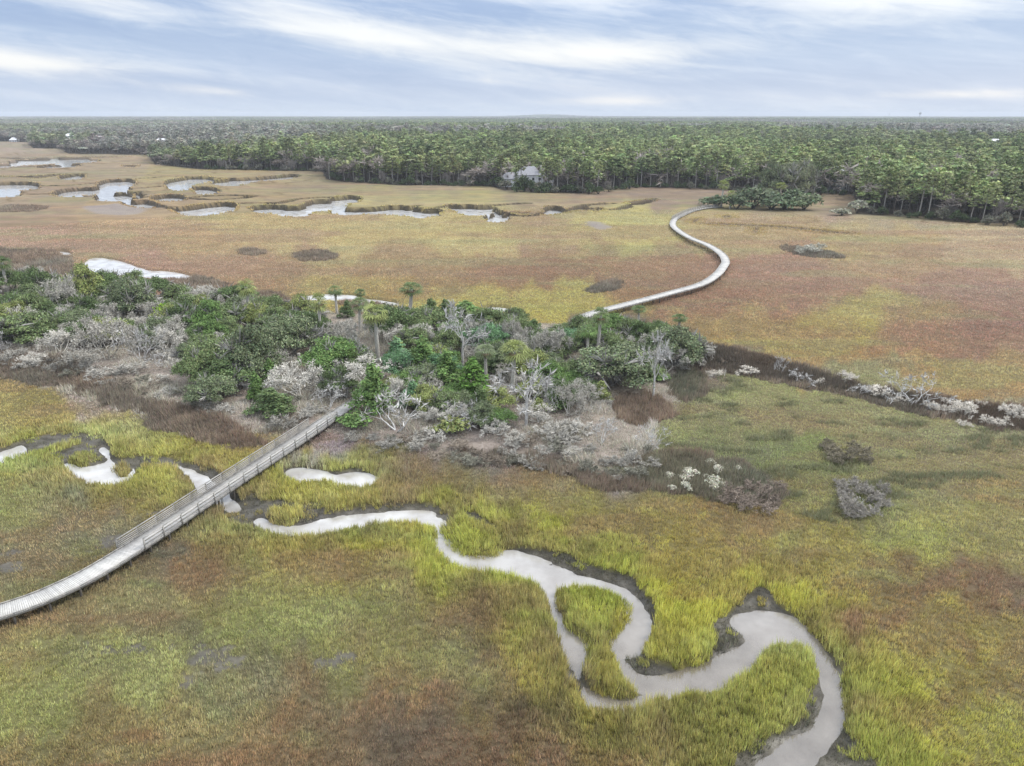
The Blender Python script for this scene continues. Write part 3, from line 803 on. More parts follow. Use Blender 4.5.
PROTO = {}
def add_proto(kind, parts):
    PROTO.setdefault(kind, []).append(parts)

def twig_slivers(ends, rng, per, length, width):
    P = np.repeat(np.array([e[0] for e in ends]), per, 0); D = np.repeat(np.array([e[1] for e in ends]), per, 0)
    n = len(P)
    D = D + rng.normal(0, 0.65, (n, 3)); D /= np.linalg.norm(D, axis=1, keepdims=True)
    st = P - D * rng.uniform(0, 0.5, (n, 1)) * length
    L = length * rng.uniform(0.5, 1.2, (n, 1))
    s = np.cross(D, rng.normal(0, 1, (n, 3))); s /= np.linalg.norm(s, axis=1, keepdims=True)
    s *= width * rng.uniform(0.7, 1.3, (n, 1)) / 2
    md = st + D * L * 0.55 + rng.normal(0, 0.06, (n, 3)) * L
    V = np.stack([st - s, st + s, md + s * 0.7, st + D * L], 1).reshape(-1, 3)
    return V, np.arange(4 * n).reshape(-1, 4)

def make_protos():
    for v in range(5):                                   # live oak, unit: 6 m wide, 5.5 m high
        rng = np.random.default_rng(100 + v)
        out, ends = [], []
        for k in range(3):
            a = rng.uniform(0, 6.28)
            grow(rng, np.array([rng.normal(0, .12), rng.normal(0, .12), -0.3]), np.array([math.cos(a) * .45, math.sin(a) * .45, 1.0]), 1.75, .15, 2, out, ends=ends)
        V, Fq = limb_mesh(out)
        lobes = []
        for k in range(26):
            a = k * 2.4 + rng.uniform(-.5, .5); q = 2.7 * math.sqrt((k + .5) / 26) ; R = rng.uniform(0.75, 1.25)
            top = 4.2 * math.sqrt(max(0.05, 1 - (q / 3.1) ** 2))
            lobes.append(((q * math.cos(a), q * math.sin(a), max(0.7, top * rng.uniform(.55, 1.0))), (R, R, R * 0.75)))
        CV, CF, CC = clump_crown(rng, lobes, 470, 0.112, 0.5, 0.32, 0.35)
        # grey twigs showing through
        TV, TF = twig_slivers([ends[i] for i in rng.integers(0, len(ends), 40)], rng, 7, 1.9, 0.045)
        add_proto('oak', [('trunk', mesh_np('oak_trunk', *quads_merge([(V, Fq), (TV, TF)]), None, True, (M_PALEBARK,))), ('crown', mesh_np('oak_crown', CV, CF, CC, False, (M_LEAF,)))])
    for v in range(4):                                   # red cedar: 4 m wide, 6 m high, pointed
        rng = np.random.default_rng(200 + v)
        V, Fq = tube([(0, 0, -.3), (0.05, 0, 2), (0.1, 0.05, 4), (0.1, 0.1, 5.6)], [.16, .12, .07, .02], 6)
        lobes = []
        for k in range(30):
            t = (k + rng.uniform(0, 1)) / 30; z = 0.5 + 4.9 * t; R = (1.8 * (1 - t) ** 0.75 + 0.2) * rng.uniform(.55, 1.2)
            a = k * 2.4 + rng.uniform(-.4, .4); rr = (0.36 + 0.5 * (1 - t)) * rng.uniform(.7, 1.25)
            lobes.append((((R - rr * .6) * math.cos(a), (R - rr * .6) * math.sin(a), z), (rr, rr, rr * 1.0)))
        lobes.append(((0.1, 0.1, 5.5), (.28, .28, .55)))
        CV, CF, CC = clump_crown(rng, lobes, 300, 0.15, 0.9, 0.24, 0.45)
        add_proto('cedar', [('trunk', mesh_np('cedar_trunk', V, Fq, None, True, (M_BARK,))), ('crown', mesh_np('cedar_crown', CV, CF, CC, False, (M_LEAF,)))])
    for v in range(4):                                   # leafless grey tree: 6 m wide, 5.5 m high, fine twigs
        rng = np.random.default_rng(300 + v)
        out, ends = [], []
        for k in range(4):
            a = rng.uniform(0, 6.28)
            grow(rng, np.array([rng.normal(0, .15), rng.normal(0, .15), -0.3]), np.array([math.cos(a) * .7, math.sin(a) * .7, 1.0]), 1.7, .10, 4, out, 0.60, 0.2, (2, 3), 0.74, ends)
        V, Fq = limb_mesh(out)
        e2 = [ends[i] for i in rng.integers(0, len(ends), 260)]
        TV, TF = twig_slivers(e2, rng, 7, 0.7, 0.04)
        P = np.repeat(np.array([e[0] for e in e2]), 12, 0) + rng.normal(0, .26, (260 * 12, 3))
        QV, QF, QC = leaf_quads(P, 0.085, rng, .4)
        TV, TF = quads_merge([(TV, TF), (QV, QF)])
        add_proto('bare', [('trunk', mesh_np('bare_trunk', V, Fq, None, True, (M_GREY,))), ('crown', mesh_np('bare_twigs', TV, TF, None, False, (M_GREY,)))])
    for v in range(4):                                   # bleached snag: open thick limbs
        rng = np.random.default_rng(400 + v)
        out, ends = [], []
        for k in range(4):
            a = k * 1.57 + rng.uniform(0, 1.2)
            grow(rng, np.array([rng.normal(0, .1), rng.normal(0, .1), -0.3]), np.array([math.cos(a) * .8, math.sin(a) * .8, 0.95]), 2.0, .095, 3, out, 0.6, 0.2, (2, 3), 0.72, ends)
        V, Fq = limb_mesh(out)
        TV, TF = twig_slivers(ends, rng, 6, 0.9, 0.05)
        add_proto('snag', [('trunk', mesh_np('snag_limbs', V, Fq, None, True, (M_WHITE,))), ('crown', mesh_np('snag_twigs', TV, TF, None, False, (M_WHITE,)))])
    for v in range(2):                                   # tall snag with one stem
        rng = np.random.default_rng(450 + v)
        out, ends = [], []
        out.append(([(0, 0, -.3), (0.05, 0, 1.4), (0.0, .1, 2.8)], [.15, .13, .09], 5))
        for k in range(7):
            a = k * 0.95 + rng.uniform(0, .6)
            grow(rng, np.array([0, .05, 1.6 + 0.2 * k]), np.array([math.cos(a), math.sin(a), 0.75 + 0.1 * k]), 1.5, .055, 2, out, 0.55, 0.25, (2, 3), 0.7, ends)
        V, Fq = limb_mesh(out)
        TV, TF = twig_slivers(ends, rng, 8, 0.9, 0.06)
        add_proto('tallsnag', [('trunk', mesh_np('tall_snag_limbs', V, Fq, None, True, (M_WHITE,))), ('crown', mesh_np('tall_snag_twigs', TV, TF, None, False, (M_WHITE,)))])
    for v in range(4):                                   # grey scrub bush: 3 m wide, 1.6 high
        rng = np.random.default_rng(500 + v)
        out, ends = [], []
        for k in range(9):
            a = k * .7 + rng.uniform(0, .5)
            grow(rng, np.array([math.cos(a) * .03, math.sin(a) * .03, -.1]), np.array([math.cos(a) * .9, math.sin(a) * .9, rng.uniform(.5, 1.2)]), rng.uniform(.5, .85), .045, 2, out, .6, .25, (2, 3), .8, ends)
        SV, SF = limb_mesh(out)
        e2 = [ends[i] for i in rng.integers(0, len(ends), 130)]
        TV, TF = twig_slivers(e2, rng, 9, .5, .03)
        P = np.repeat(np.array([e[0] for e in e2]), 7, 0) + rng.normal(0, .14, (130 * 7, 3))
        QV, QF, QC = leaf_quads(P, 0.05, rng, .4)
        TV, TF = quads_merge([(TV, TF), (QV, QF)])
        add_proto('scrub', [('stem', mesh_np('scrub_stems', SV, SF, None, True, (M_GREY,))), ('crown', mesh_np('scrub_twigs', TV, TF, None, False, (M_GREY,)))])
    for v in range(4):                                   # leafy bush: 3 m wide, 2.2 high
        rng = np.random.default_rng(600 + v)
        lobes = []
        for k in range(8):
            a = rng.uniform(0, 6.28); q = rng.uniform(0, 1.0); R = rng.uniform(.45, .8)
            lobes.append(((q * math.cos(a), q * math.sin(a), rng.uniform(.5, 1.5 - .4 * q)), (R, R, R * .85)))
        CV, CF, CC = clump_crown(rng, lobes, 260, 0.14, 0.6, 0.25)
        SV, SF = quads_merge([tube([(0, 0, -.1), (math.cos(b) * .3, math.sin(b) * .3, .5), (math.cos(b) * .7, math.sin(b) * .7, 1.1)], [.06, .05, .02], 4) for b in rng.uniform(0, 6.28, 6)])
        add_proto('bush', [('stem', mesh_np('bush_stems', SV, SF, None, True, (M_BARK,))), ('crown', mesh_np('bush_crown', CV, CF, CC, False, (M_LEAF,)))])
    for v in range(3):                                   # sabal palm: 8 m high, crown 3.6 m
        rng = np.random.default_rng(700 + v)
        bx, by = rng.normal(0, .25, 2)
        tr = [(0, 0, -.3), (bx * .3, by * .3, 2), (bx * .7, by * .7, 4.4), (bx, by, 6.6)]
        V, Fq = tube(tr, [.30, .24, .22, .24], 8)
        top = np.array([bx, by, 6.6])
        def fronds(n, el0, el1, Lp, Ll, nl, wdt):
            Vs = []
            for i in range(n):
                a = i * 2.399 + rng.uniform(-.2, .2); el = rng.uniform(el0, el1)
                d = np.array([math.cos(a) * math.cos(el), math.sin(a) * math.cos(el), math.sin(el)])
                s = np.array([-math.sin(a), math.cos(a), 0]); u = np.cross(s, d) * -1
                p = top + d * Lp
                Vs.append([top - s * .03, top + s * .03, p + s * .03, p - s * .03])
                for j in range(nl):
                    an = (j / (nl - 1) - .5) * 2.7
                    ld = d * math.cos(an) + s * math.sin(an) + u * 0.12
                    ld /= np.linalg.norm(ld); droop = np.array([0, 0, -.38])
                    mid = p + ld * Ll * .55; tp = p + ld * Ll + droop * Ll
                    pr = np.cross(ld, u); pr /= np.linalg.norm(pr) + 1e-6
                    Vs.append([p, mid + pr * wdt, tp, mid - pr * wdt])
            V = np.array(Vs).reshape(-1, 3)
            c = np.repeat(np.clip(1 + rng.normal(0, .22, (len(Vs), 1)), .4, 1.7), 4, 0) * np.ones(3)
            return V, np.arange(len(V)).reshape(-1, 4), c
        CV, CF, CC = fronds(34, -1.0, 1.45, 0.8, 1.05, 8, .06)
        DV, DF, DC = fronds(9, -1.3, -0.7, 0.6, 0.75, 6, .07)
        add_proto('palm', [('trunk', mesh_np('palm_trunk', V, Fq, None, True, (M_PALMTRUNK,))), ('crown', mesh_np('palm_crown', CV, CF, CC, False, (M_LEAF,))),
                           ('dead_frond_skirt', mesh_np('palm_skirt', DV, DF, DC * np.array([.30, .22, .13]), False, (M_GRASS,)))])
    V, Fq = tube([(0, 0, -.3), (.05, 0, 1.5), (.08, .05, 3.0)], [.2, .18, .17], 8)
    V2, F2 = tube([(.08, .05, 3.0), (.09, .05, 3.12)], [.17, .02], 8)
    add_proto('stub', [('trunk', mesh_np('stub_trunk', V, Fq, None, True, (M_PALMTRUNK,))), ('broken_top', mesh_np('stub_top', V2, F2, None, True, (M_PALMTRUNK,)))])
    for v in range(5):                                   # loblolly pine: 16 m high, crown 6 m
        rng = np.random.default_rng(800 + v)
        bx, by = rng.normal(0, .5, 2)
        V, Fq = tube([(0, 0, -.5), (bx * .3, by * .3, 6), (bx * .7, by * .7, 11), (bx, by, 15)], [.24, .2, .15, .05], 6)
        br = []
        lobes = []
        for k in range(15):
            t = k / 14; lo = (9.4, 7.2, 10.2, 6.0, 8.8)[v]; z = lo + (15.2 - lo) * t; q = 2.6 * math.sqrt(max(0, 1 - t ** 1.7)) * rng.uniform(.3, 1); a = k * 2.4 + rng.uniform(-.6, .6); R = rng.uniform(.7, 1.3)
            c = (bx * z / 15 + q * math.cos(a), by * z / 15 + q * math.sin(a), z)
            lobes.append((c, (R, R, R * .7)))
            br.append(tube([(bx * z / 15, by * z / 15, z - .6), c], [.07, .03], 3))
        V, Fq = quads_merge([(V, Fq)] + br)
        CV, CF, CC = clump_crown(rng, lobes, 30, 0.42, 0.7, 0.22, 0.4)
        add_proto('pine', [('trunk', mesh_np('pine_trunk', V, Fq, None, True, (M_BARK if v % 2 else M_PALEBARK,))), ('crown', mesh_np('pine_crown', CV, CF, CC, False, (M_LEAF,)))])
make_protos()

# ------------------------------------------------------------------ placing plants
SIZE = {'oak': (6.4, 5.0), 'cedar': (3.9, 6.0), 'bare': (7.0, 5.8), 'snag': (7.0, 5.4), 'tallsnag': (5.0, 5.6), 'scrub': (3.2, 1.5), 'bush': (3.0, 2.0), 'palm': (3.6, 8.1), 'stub': (0.5, 3.1), 'pine': (6.5, 16.0)}
def ground_z(x, y):
    X = np.array([float(x)]); Y = np.array([float(y)])
    return float(height(X, Y, fields(X, Y))[0])

def tint(c, k=1.0):
    l = lin(c) / k
    return (float(l[0]), float(l[1]), float(l[2]), 1.0)

for _k, _vs in PROTO.items():
    ws, hs = [], []
    for _parts in _vs:
        co = np.concatenate([np.array([v.co for v in me.vertices]) for _, me in _parts])
        ws.append(np.percentile(co[:, 0], 97.5) - np.percentile(co[:, 0], 2.5)); hs.append(np.percentile(co[:, 2], 99.3))
    if _k in ('oak', 'cedar', 'bare', 'snag', 'tallsnag', 'scrub', 'bush', 'palm'):
        SIZE[_k] = (float(np.mean(ws)), float(np.mean(hs)))
OBJ_I = [0]
def plant(name, kind, loc, sx, sz, rz, colour, label, cat, group=None, var=None):
    OBJ_I[0] += 1
    vs = PROTO[kind]
    parts = vs[(OBJ_I[0] if var is None else var) % len(vs)]
    e = bpy.data.objects.new(name, None); COL.objects.link(e)
    e.empty_display_size = 0.5
    e.location = loc; e.rotation_euler = (0, 0, rz); e.scale = (sx, sx, sz)
    tag(e, label, cat, group)
    for pn, me in parts:
        p = bpy.data.objects.new(pn, me); COL.objects.link(p); p.parent = e
        p.color = colour
    return e

def plant_px(name, kind, px, py, w, h, colour, label, cat, group=None, z=None, var=None):
    """a plant whose foot stands at a known spot of the ground; w and h are its apparent size there"""
    P, t = gpt(px, py, 0.7 if z is None else z)
    ppm = F / t
    dep = math.atan2(H, math.hypot(P[0], P[1]))
    W, Hh = SIZE[kind]
    gz = ground_z(P[0], P[1])
    hm = h / ppm / math.cos(dep)
    wm = w / ppm
    if kind in ('oak', 'bush', 'bare', 'scrub', 'snag'):      # broad crowns: the top seen from above adds to the apparent height
        hm = max((h / ppm - wm * 0.5 * math.sin(dep)) / math.cos(dep), 0.45 * h / ppm)
    sx, sz = wm / W, hm / Hh
    return plant(name, kind, (P[0], P[1], gz), sx, sz, random.uniform(0, 6.28), colour, label, cat, group, var)

OAK = (106, 119, 80); DOAK = (92, 108, 70); OLV = (128, 136, 84); GRN = (98, 122, 70); LIME = (132, 158, 62); TEAL = (98, 128, 92); GOAK = (110, 120, 90)
KL = 0.74

ZN = {'F': 'at the end of the wooded island away from the meadow', 'B': 'on the back shore of the wooded island facing the open marsh',
      'M': 'in the middle of the wooded island past the boardwalk landing', 'E': 'at the meadow end of the wooded island'}
KN = {'oak': ('oak_tree', 'rounded grey green oak', 'tree'), 'cedar': ('cedar_tree', 'bright green cedar', 'tree'), 'bare': ('bare_tree', 'leafless grey twiggy tree', 'tree'),
      'snag': ('dead_tree', 'bleached dead tree with bare limbs', 'dead tree'), 'palm': ('palm_tree', 'palm with a tuft of fan fronds', 'palm'),
      'scrub': ('bare_shrub', 'pale leafless shrub', 'shrub'), 'bush': ('leafy_bush', 'leafy green bush', 'bush'), 'stub': ('palm_stump', 'headless pale palm trunk', 'stump')}
GRP = {'oak': 'oaks', 'cedar': 'cedars', 'bare': 'leafless trees', 'snag': 'dead trees', 'palm': 'palms', 'scrub': 'shrubs', 'bush': 'bushes', 'stub': 'stumps'}
GREYT = (178, 176, 170); PALET = (202, 200, 194); BROWNT = (160, 150, 138)
# kind, foot x, foot y, width, height (pixels), colour, zone or own label
ISLE = [
 ('palm', 8, 294, 15, 28, DOAK, 'palm with a bare white trunk beside the dark rush flat at the island tip'), ('oak', 15, 292, 24, 20, DOAK, 'F'), ('bare', 30, 286, 26, 20, GREYT, 'F'), ('oak', 42, 298, 28, 26, DOAK, 'F'),
 ('bare', 62, 314, 32, 38, GREYT, 'F'), ('oak', 88, 306, 30, 36, OLV, 'F'), ('oak', 110, 300, 26, 26, DOAK, 'F'), ('oak', 132, 292, 26, 22, OAK, 'F'), ('oak', 135, 319, 32, 34, GOAK, 'F'),
 ('oak', 157, 302, 28, 24, DOAK, 'F'), ('bush', 171, 324, 20, 22, LIME, 'lime green bush among the dark oaks behind the bright dead tree'), ('oak', 182, 308, 26, 22, OAK, 'F'), ('bare', 196, 309, 24, 24, PALET, 'pale leafless tree in front of the dark mud between two oaks'),
 ('oak', 188, 334, 28, 28, DOAK, 'F'), ('oak', 12, 318, 28, 24, DOAK, 'F'), ('oak', 36, 322, 30, 26, OAK, 'F'), ('oak', 24, 344, 46, 30, OAK, 'F'), ('oak', 57, 338, 28, 24, DOAK, 'F'), ('oak', 90, 322, 26, 22, DOAK, 'F'),
 ('oak', 80, 334, 30, 24, GOAK, 'F'), ('bare', 110, 360, 44, 46, GREYT, 'large grey leafless tree with dense twigs, just beside the bright dead tree'), ('snag', 143, 362, 36, 40, PALET, 'bright bleached dead tree with spreading forks on pale bare ground'),
 ('bare', 60, 354, 40, 24, PALET, 'F'), ('bare', 88, 368, 32, 26, GREYT, 'F'), ('snag', 160, 368, 26, 16, PALET, 'low fallen bleached branches at the foot of the bright dead tree'), ('scrub', 183, 370, 24, 16, PALET, 'F'),
 ('oak', 162, 342, 30, 24, GOAK, 'F'), ('bare', 180, 350, 22, 18, GREYT, 'F'), ('snag', 2, 354, 20, 24, PALET, 'bleached dead tree cut by the frame edge above the pale clearing'), ('scrub', 57, 362, 24, 10, GREYT, 'F'), ('scrub', 130, 374, 28, 12, GREYT, 'F'), ('scrub', 110, 376, 24, 10, GREYT, 'F'), ('scrub', 160, 384, 20, 9, PALET, 'F'), ('oak', -30, 330, 36, 30, OAK, 'F'), ('oak', -40, 300, 30, 26, DOAK, 'F'), ('bare', 40, 362, 26, 12, PALET, 'F'),
 ('bare', 208, 307, 20, 22, PALET, 'B'), ('oak', 234, 307, 36, 24, DOAK, 'broad dark oak standing alone before the brown rush at the back shore'), ('palm', 251, 327, 16, 36, OLV, 'thin palm with a leaning white trunk beside a broad dark oak'), ('stub', 265, 328, 4, 16, PALET, 'headless white palm trunk right beside the thin leaning palm'),
 ('oak', 212, 334, 30, 30, GRN, 'M'), ('bare', 238, 324, 24, 18, GREYT, 'B'), ('oak', 258, 329, 24, 24, OLV, 'B'), ('bare', 293, 320, 34, 18, GREYT, 'B'), ('oak', 292, 354, 44, 38, GOAK, 'wide grey green oak with a dark open trunk, behind the pale bushy trees'), ('oak', 275, 332, 26, 22, OAK, 'B'),
 ('palm', 321, 344, 15, 38, OLV, 'slender palm with a tall white trunk in front of a dark oak'), ('palm', 337, 313, 13, 22, DOAK, 'dark palm against the white pond strip, nearer its end'), ('palm', 362, 309, 10, 18, DOAK, 'small dark palm against the middle of the white pond strip'), ('palm', 360, 332, 16, 26, OAK, 'grey headed palm half sunk among grey leafless trees'),
 ('palm', 378, 360, 22, 42, OLV, 'largest palm, straight white trunk above the pale oak near the landing'), ('oak', 317, 342, 24, 26, DOAK, 'M'), ('bare', 335, 347, 26, 28, GREYT, 'M'), ('bare', 358, 357, 32, 34, GREYT, 'M'), ('cedar', 348, 318, 12, 16, DOAK, 'B'), ('cedar', 374, 326, 14, 22, OLV, 'B'), ('oak', 392, 342, 32, 34, DOAK, 'M'),
 ('oak', 332, 376, 46, 36, GRN, 'bright green round tree behind the boardwalk landing'), ('oak', 340, 398, 28, 28, DOAK, 'dark shaded oak just left of the boardwalk landing'), ('oak', 222, 370, 46, 36, OAK, 'broad oak with yellow green tips above the brown rush band'), ('oak', 226, 390, 46, 30, DOAK, 'M'), ('oak', 214, 404, 36, 28, GOAK, 'M'), ('oak', 200, 386, 34, 36, OAK, 'M'),
 ('oak', 254, 380, 44, 48, GOAK, 'tall grey green oak showing a thin pale forked trunk'), ('cedar', 272, 386, 16, 24, GRN, 'pointed yellow green cedar rising from a pale bushy tree'), ('cedar', 258, 402, 16, 26, GRN, 'small upright green cedar beside the pointed one, nearer the rush'), ('cedar', 272, 414, 30, 22, DOAK, 'low dark green cedar at the edge of the brown rush'),
 ('bare', 305, 400, 50, 40, PALET, 'large pale bushy leafless tree beside the boardwalk rail'), ('snag', 330, 410, 30, 26, PALET, 'white fallen dead tree leaning over the end of the rail'), ('bare', 368, 392, 52, 34, PALET, 'large pale grey dome shaped tree behind the landing cedar'), ('cedar', 375, 414, 30, 44, GRN, 'deep green cedar standing right at the boardwalk landing'),
 ('bush', 355, 424, 26, 16, GRN, 'low green bush tucked beside the boardwalk landing'), ('snag', 397, 430, 66, 44, PALET, 'big bleached dead tree with many arching limbs near the landing'), ('stub', 299, 364, 4, 9, PALET, 'short pale palm stump in a dim clearing'), ('bare', 397, 404, 30, 26, PALET, 'M'), ('cedar', 398, 368, 24, 26, TEAL, 'M'),
 ('palm', 410, 318, 21, 27, DOAK, 'big headed dark palm on the back shore by the end of the white pond strip'), ('oak', 428, 337, 36, 28, OAK, 'B'), ('cedar', 431, 318, 18, 18, DOAK, 'B'), ('cedar', 446, 322, 17, 20, DOAK, 'B'), ('oak', 447, 332, 24, 20, OAK, 'B'), ('cedar', 466, 316, 30, 15, GRN, 'B'), ('oak', 410, 330, 26, 22, DOAK, 'B'),
 ('tallsnag', 463, 368, 34, 52, PALET, 'tall pale grey dead tree rising from the green middle of the island'), ('oak', 400, 380, 26, 28, TEAL, 'M'), ('cedar', 424, 378, 28, 36, GRN, 'M'), ('cedar', 448, 388, 26, 33, GRN, 'M'), ('oak', 434, 372, 30, 26, OLV, 'M'), ('cedar', 473, 402, 34, 38, (84, 112, 52), 'M'), ('oak', 456, 406, 32, 22, GRN, 'M'), ('oak', 494, 412, 30, 24, OLV, 'M'), ('oak', 428, 412, 32, 26, OLV, 'M'), ('oak', 412, 394, 26, 22, GRN, 'M'),
 ('palm', 486, 382, 18, 28, GOAK, 'pale headed palm close beside the one with a brown skirt'), ('palm', 512, 394, 24, 40, OLV, 'palm with a brown skirt of dead fronds and short white trunk'), ('bare', 508, 346, 18, 30, GREYT, 'narrow grey leafless tree beside the twin leafless trees'), ('bare', 522, 348, 16, 22, GREYT, 'B'), ('bare', 532, 363, 30, 30, GREYT, 'first of twin grey leafless trees, beside the narrow one'), ('bare', 557, 364, 34, 34, GREYT, 'rounded grey leafless tree in front of the dark hollow'),
 ('oak', 530, 380, 30, 30, OLV, 'M'), ('oak', 548, 388, 34, 26, GRN, 'M'), ('oak', 577, 382, 28, 22, OAK, 'M'), ('oak', 490, 334, 32, 26, OAK, 'B'), ('oak', 514, 330, 26, 20, OAK, 'B'), ('cedar', 534, 340, 20, 18, DOAK, 'B'), ('oak', 566, 340, 26, 16, OAK, 'B'), ('oak', 582, 342, 22, 24, OAK, 'B'), ('oak', 480, 352, 30, 26, TEAL, 'M'), ('oak', 500, 368, 28, 24, GOAK, 'M'),
 ('snag', 466, 430, 36, 30, PALET, 'pale fan shaped dead tree at the front shore among olive bushes'), ('tallsnag', 526, 426, 50, 52, GREYT, 'tall tangled grey dead tree at the front of the island'), ('bare', 568, 416, 32, 34, GREYT, 'M'), ('scrub', 495, 434, 28, 16, PALET, 'M'), ('bush', 538, 412, 14, 14, OLV, 'M'), ('bush', 558, 410, 18, 18, DOAK, 'M'), ('scrub', 438, 436, 26, 16, PALET, 'M'), ('scrub', 580, 434, 26, 14, PALET, 'M'), ('scrub', 418, 440, 24, 12, GREYT, 'M'), ('scrub', 515, 442, 28, 12, GREYT, 'M'), ('bush', 450, 432, 24, 18, OLV, 'M'), ('scrub', 545, 436, 24, 14, PALET, 'M'),
 ('palm', 597, 358, 16, 38, OAK, 'slim palm with a long white trunk before dark green oaks'), ('palm', 587, 361, 16, 27, GRN, 'shorter green palm beside the slim white trunked one'), ('palm', 639, 324, 13, 17, DOAK, 'palm at the edge of the trees beside the far boardwalk'), ('palm', 679, 330, 14, 15, DOAK, 'small dark palm alone in the open marsh past the island'),
 ('oak', 610, 336, 34, 22, GRN, 'E'), ('oak', 628, 342, 22, 22, OAK, 'E'), ('oak', 642, 348, 24, 26, DOAK, 'E'), ('cedar', 662, 328, 9, 9, DOAK, 'tiny dark cedar beside the lone palm in the marsh'), ('oak', 656, 344, 26, 22, DOAK, 'E'), ('oak', 674, 366, 46, 38, GOAK, 'E'), ('bare', 708, 358, 16, 17, PALET, 'small white leafless tree above the dark rush at the island point'), ('scrub', 694, 364, 22, 12, PALET, 'E'), ('bare', 672, 352, 30, 22, GREYT, 'E'),
 ('tallsnag', 653, 397, 30, 54, PALET, 'tall white dead tree on a bright trunk at the brown rush edge'), ('bush', 655, 380, 18, 8, GRN, 'E'), ('oak', 612, 386, 58, 42, GOAK, 'widest grey green oak overhanging the pink bare clearing'), ('stub', 637, 385, 3, 14, PALET, 'thin headless trunk near the tall white dead tree'), ('scrub', 632, 394, 22, 10, BROWNT, 'E'), ('oak', 572, 390, 30, 20, GRN, 'M'), ('oak', 561, 406, 24, 24, DOAK, 'M'), ('bare', 584, 406, 30, 22, GREYT, 'M'), ('snag', 549, 414, 14, 24, PALET, 'narrow white dead tree beside a dark green oak'),
 ('scrub', 563, 434, 30, 18, GREYT, 'M'), ('snag', 602, 444, 30, 28, PALET, 'white dead tree with drooping ribs on open ground near the pink clearing'), ('snag', 654, 444, 30, 22, PALET, 'low spiky white dead tree in yellow grass before the meadow'), ('bare', 690, 368, 20, 12, GREYT, 'E'), ('oak', 622, 360, 30, 22, OAK, 'E'), ('oak', 640, 366, 28, 22, GOAK, 'E'), ('oak', 545, 350, 26, 20, DOAK, 'B'), ('oak', 600, 345, 24, 18, GRN, 'E'),
]
for t in ISLE:
    kind, px, py, w, h, colr, lab = t
    key = 'snag' if kind == 'tallsnag' else kind
    nm, base, cat = KN[key]
    if lab in ZN:
        label, grp = '%s %s' % (base, ZN[lab]), '%s %s' % (GRP[key], ZN[lab])
    else:
        label, grp = lab, None
    if kind in ('bare', 'snag', 'tallsnag', 'scrub', 'stub'):
        c = tint(colr, 1.0); c = tuple(min(v * 2.25, 1.6) for v in c[:3]) + (1,)
    else:
        c = tint(colr, KL)
    wf = {'palm': 1.0, 'bare': 1.0, 'scrub': .95, 'snag': 1.0}.get(kind, 1.1)
    plant_px(nm, kind, px, py, w * wf, h * {'palm': 1.28, 'bare': 1.08, 'tallsnag': 1.2, 'oak': 1.16}.get(kind, 1.05), c, label, cat, grp)

# the close growth between them
def fill_trees():
    rng = random.Random(5)
    poly = np.array([(-40, 300), (60, 296), (150, 304), (230, 316), (330, 326), (420, 328), (500, 336), (590, 344), (650, 350), (680, 366), (650, 386), (585, 412), (510, 428), (430, 424), (392, 400), (384, 384), (330, 382), (260, 380), (205, 372), (130, 348), (60, 342), (-40, 346)], float)
    open_ = [(150, 372, 40, 16), (300, 366, 26, 10), (612, 388, 36, 12), (143, 362, 20, 10), (575, 372, 18, 9)]
    taken = [(t[1], t[2]) for t in ISLE]
    n = 0
    for _ in range(4000):
        px, py = rng.uniform(-40, 690), rng.uniform(296, 428)
        if sdf(np.array([px]), np.array([py]), poly, 50)[0] > 0: continue
        if any(((px - a) / c) ** 2 + ((py - b) / d) ** 2 < 1 for a, b, c, d in open_): continue
        if any(((px - a) / 13.5) ** 2 + ((py - b) / 6.8) ** 2 < 1 for a, b in taken): continue
        if any(p[0] in ('palm', 'stub', 'tallsnag') and abs(px - p[1]) < 18 and -1 < py - p[2] < 32 for p in ISLE): continue
        taken.append((px, py))
        z = 'F' if px < 200 else ('E' if px > 598 else ('B' if py < 338 + (px - 200) * .02 else 'M'))
        kind = rng.choices(['oak', 'bare', 'cedar', 'scrub'], (5, 5, 1, 0) if z in 'ME' and py > 384 else {'F': (5, 5, 0, 1), 'B': (7, 3, 1, 0), 'M': (7, 4, 1, 0), 'E': (6, 4, 0, 0)}[z])[0]
        w = rng.uniform(22, 35) * (.7 if kind == 'cedar' else 1); h = w * rng.uniform(.75, .95) * (1.5 if kind == 'cedar' else (.55 if kind == 'scrub' else 1))
        nm, base, cat = KN[kind]
        if kind in ('bare', 'scrub'):
            c = tuple(v * 2.25 for v in tint(rng.choice([GREYT, PALET, GREYT]))[:3]) + (1,)
        else:
            c = tint(rng.choice([OAK, DOAK, GOAK, OAK, OLV] + ([GRN, GRN, TEAL] if z == 'M' else [])), KL)
        plant_px(nm, kind, px, py, w, h, c, '%s %s' % (base, ZN[z]), cat, '%s %s' % (GRP[kind], ZN[z])); n += 1
    print('fill', n)
fill_trees()
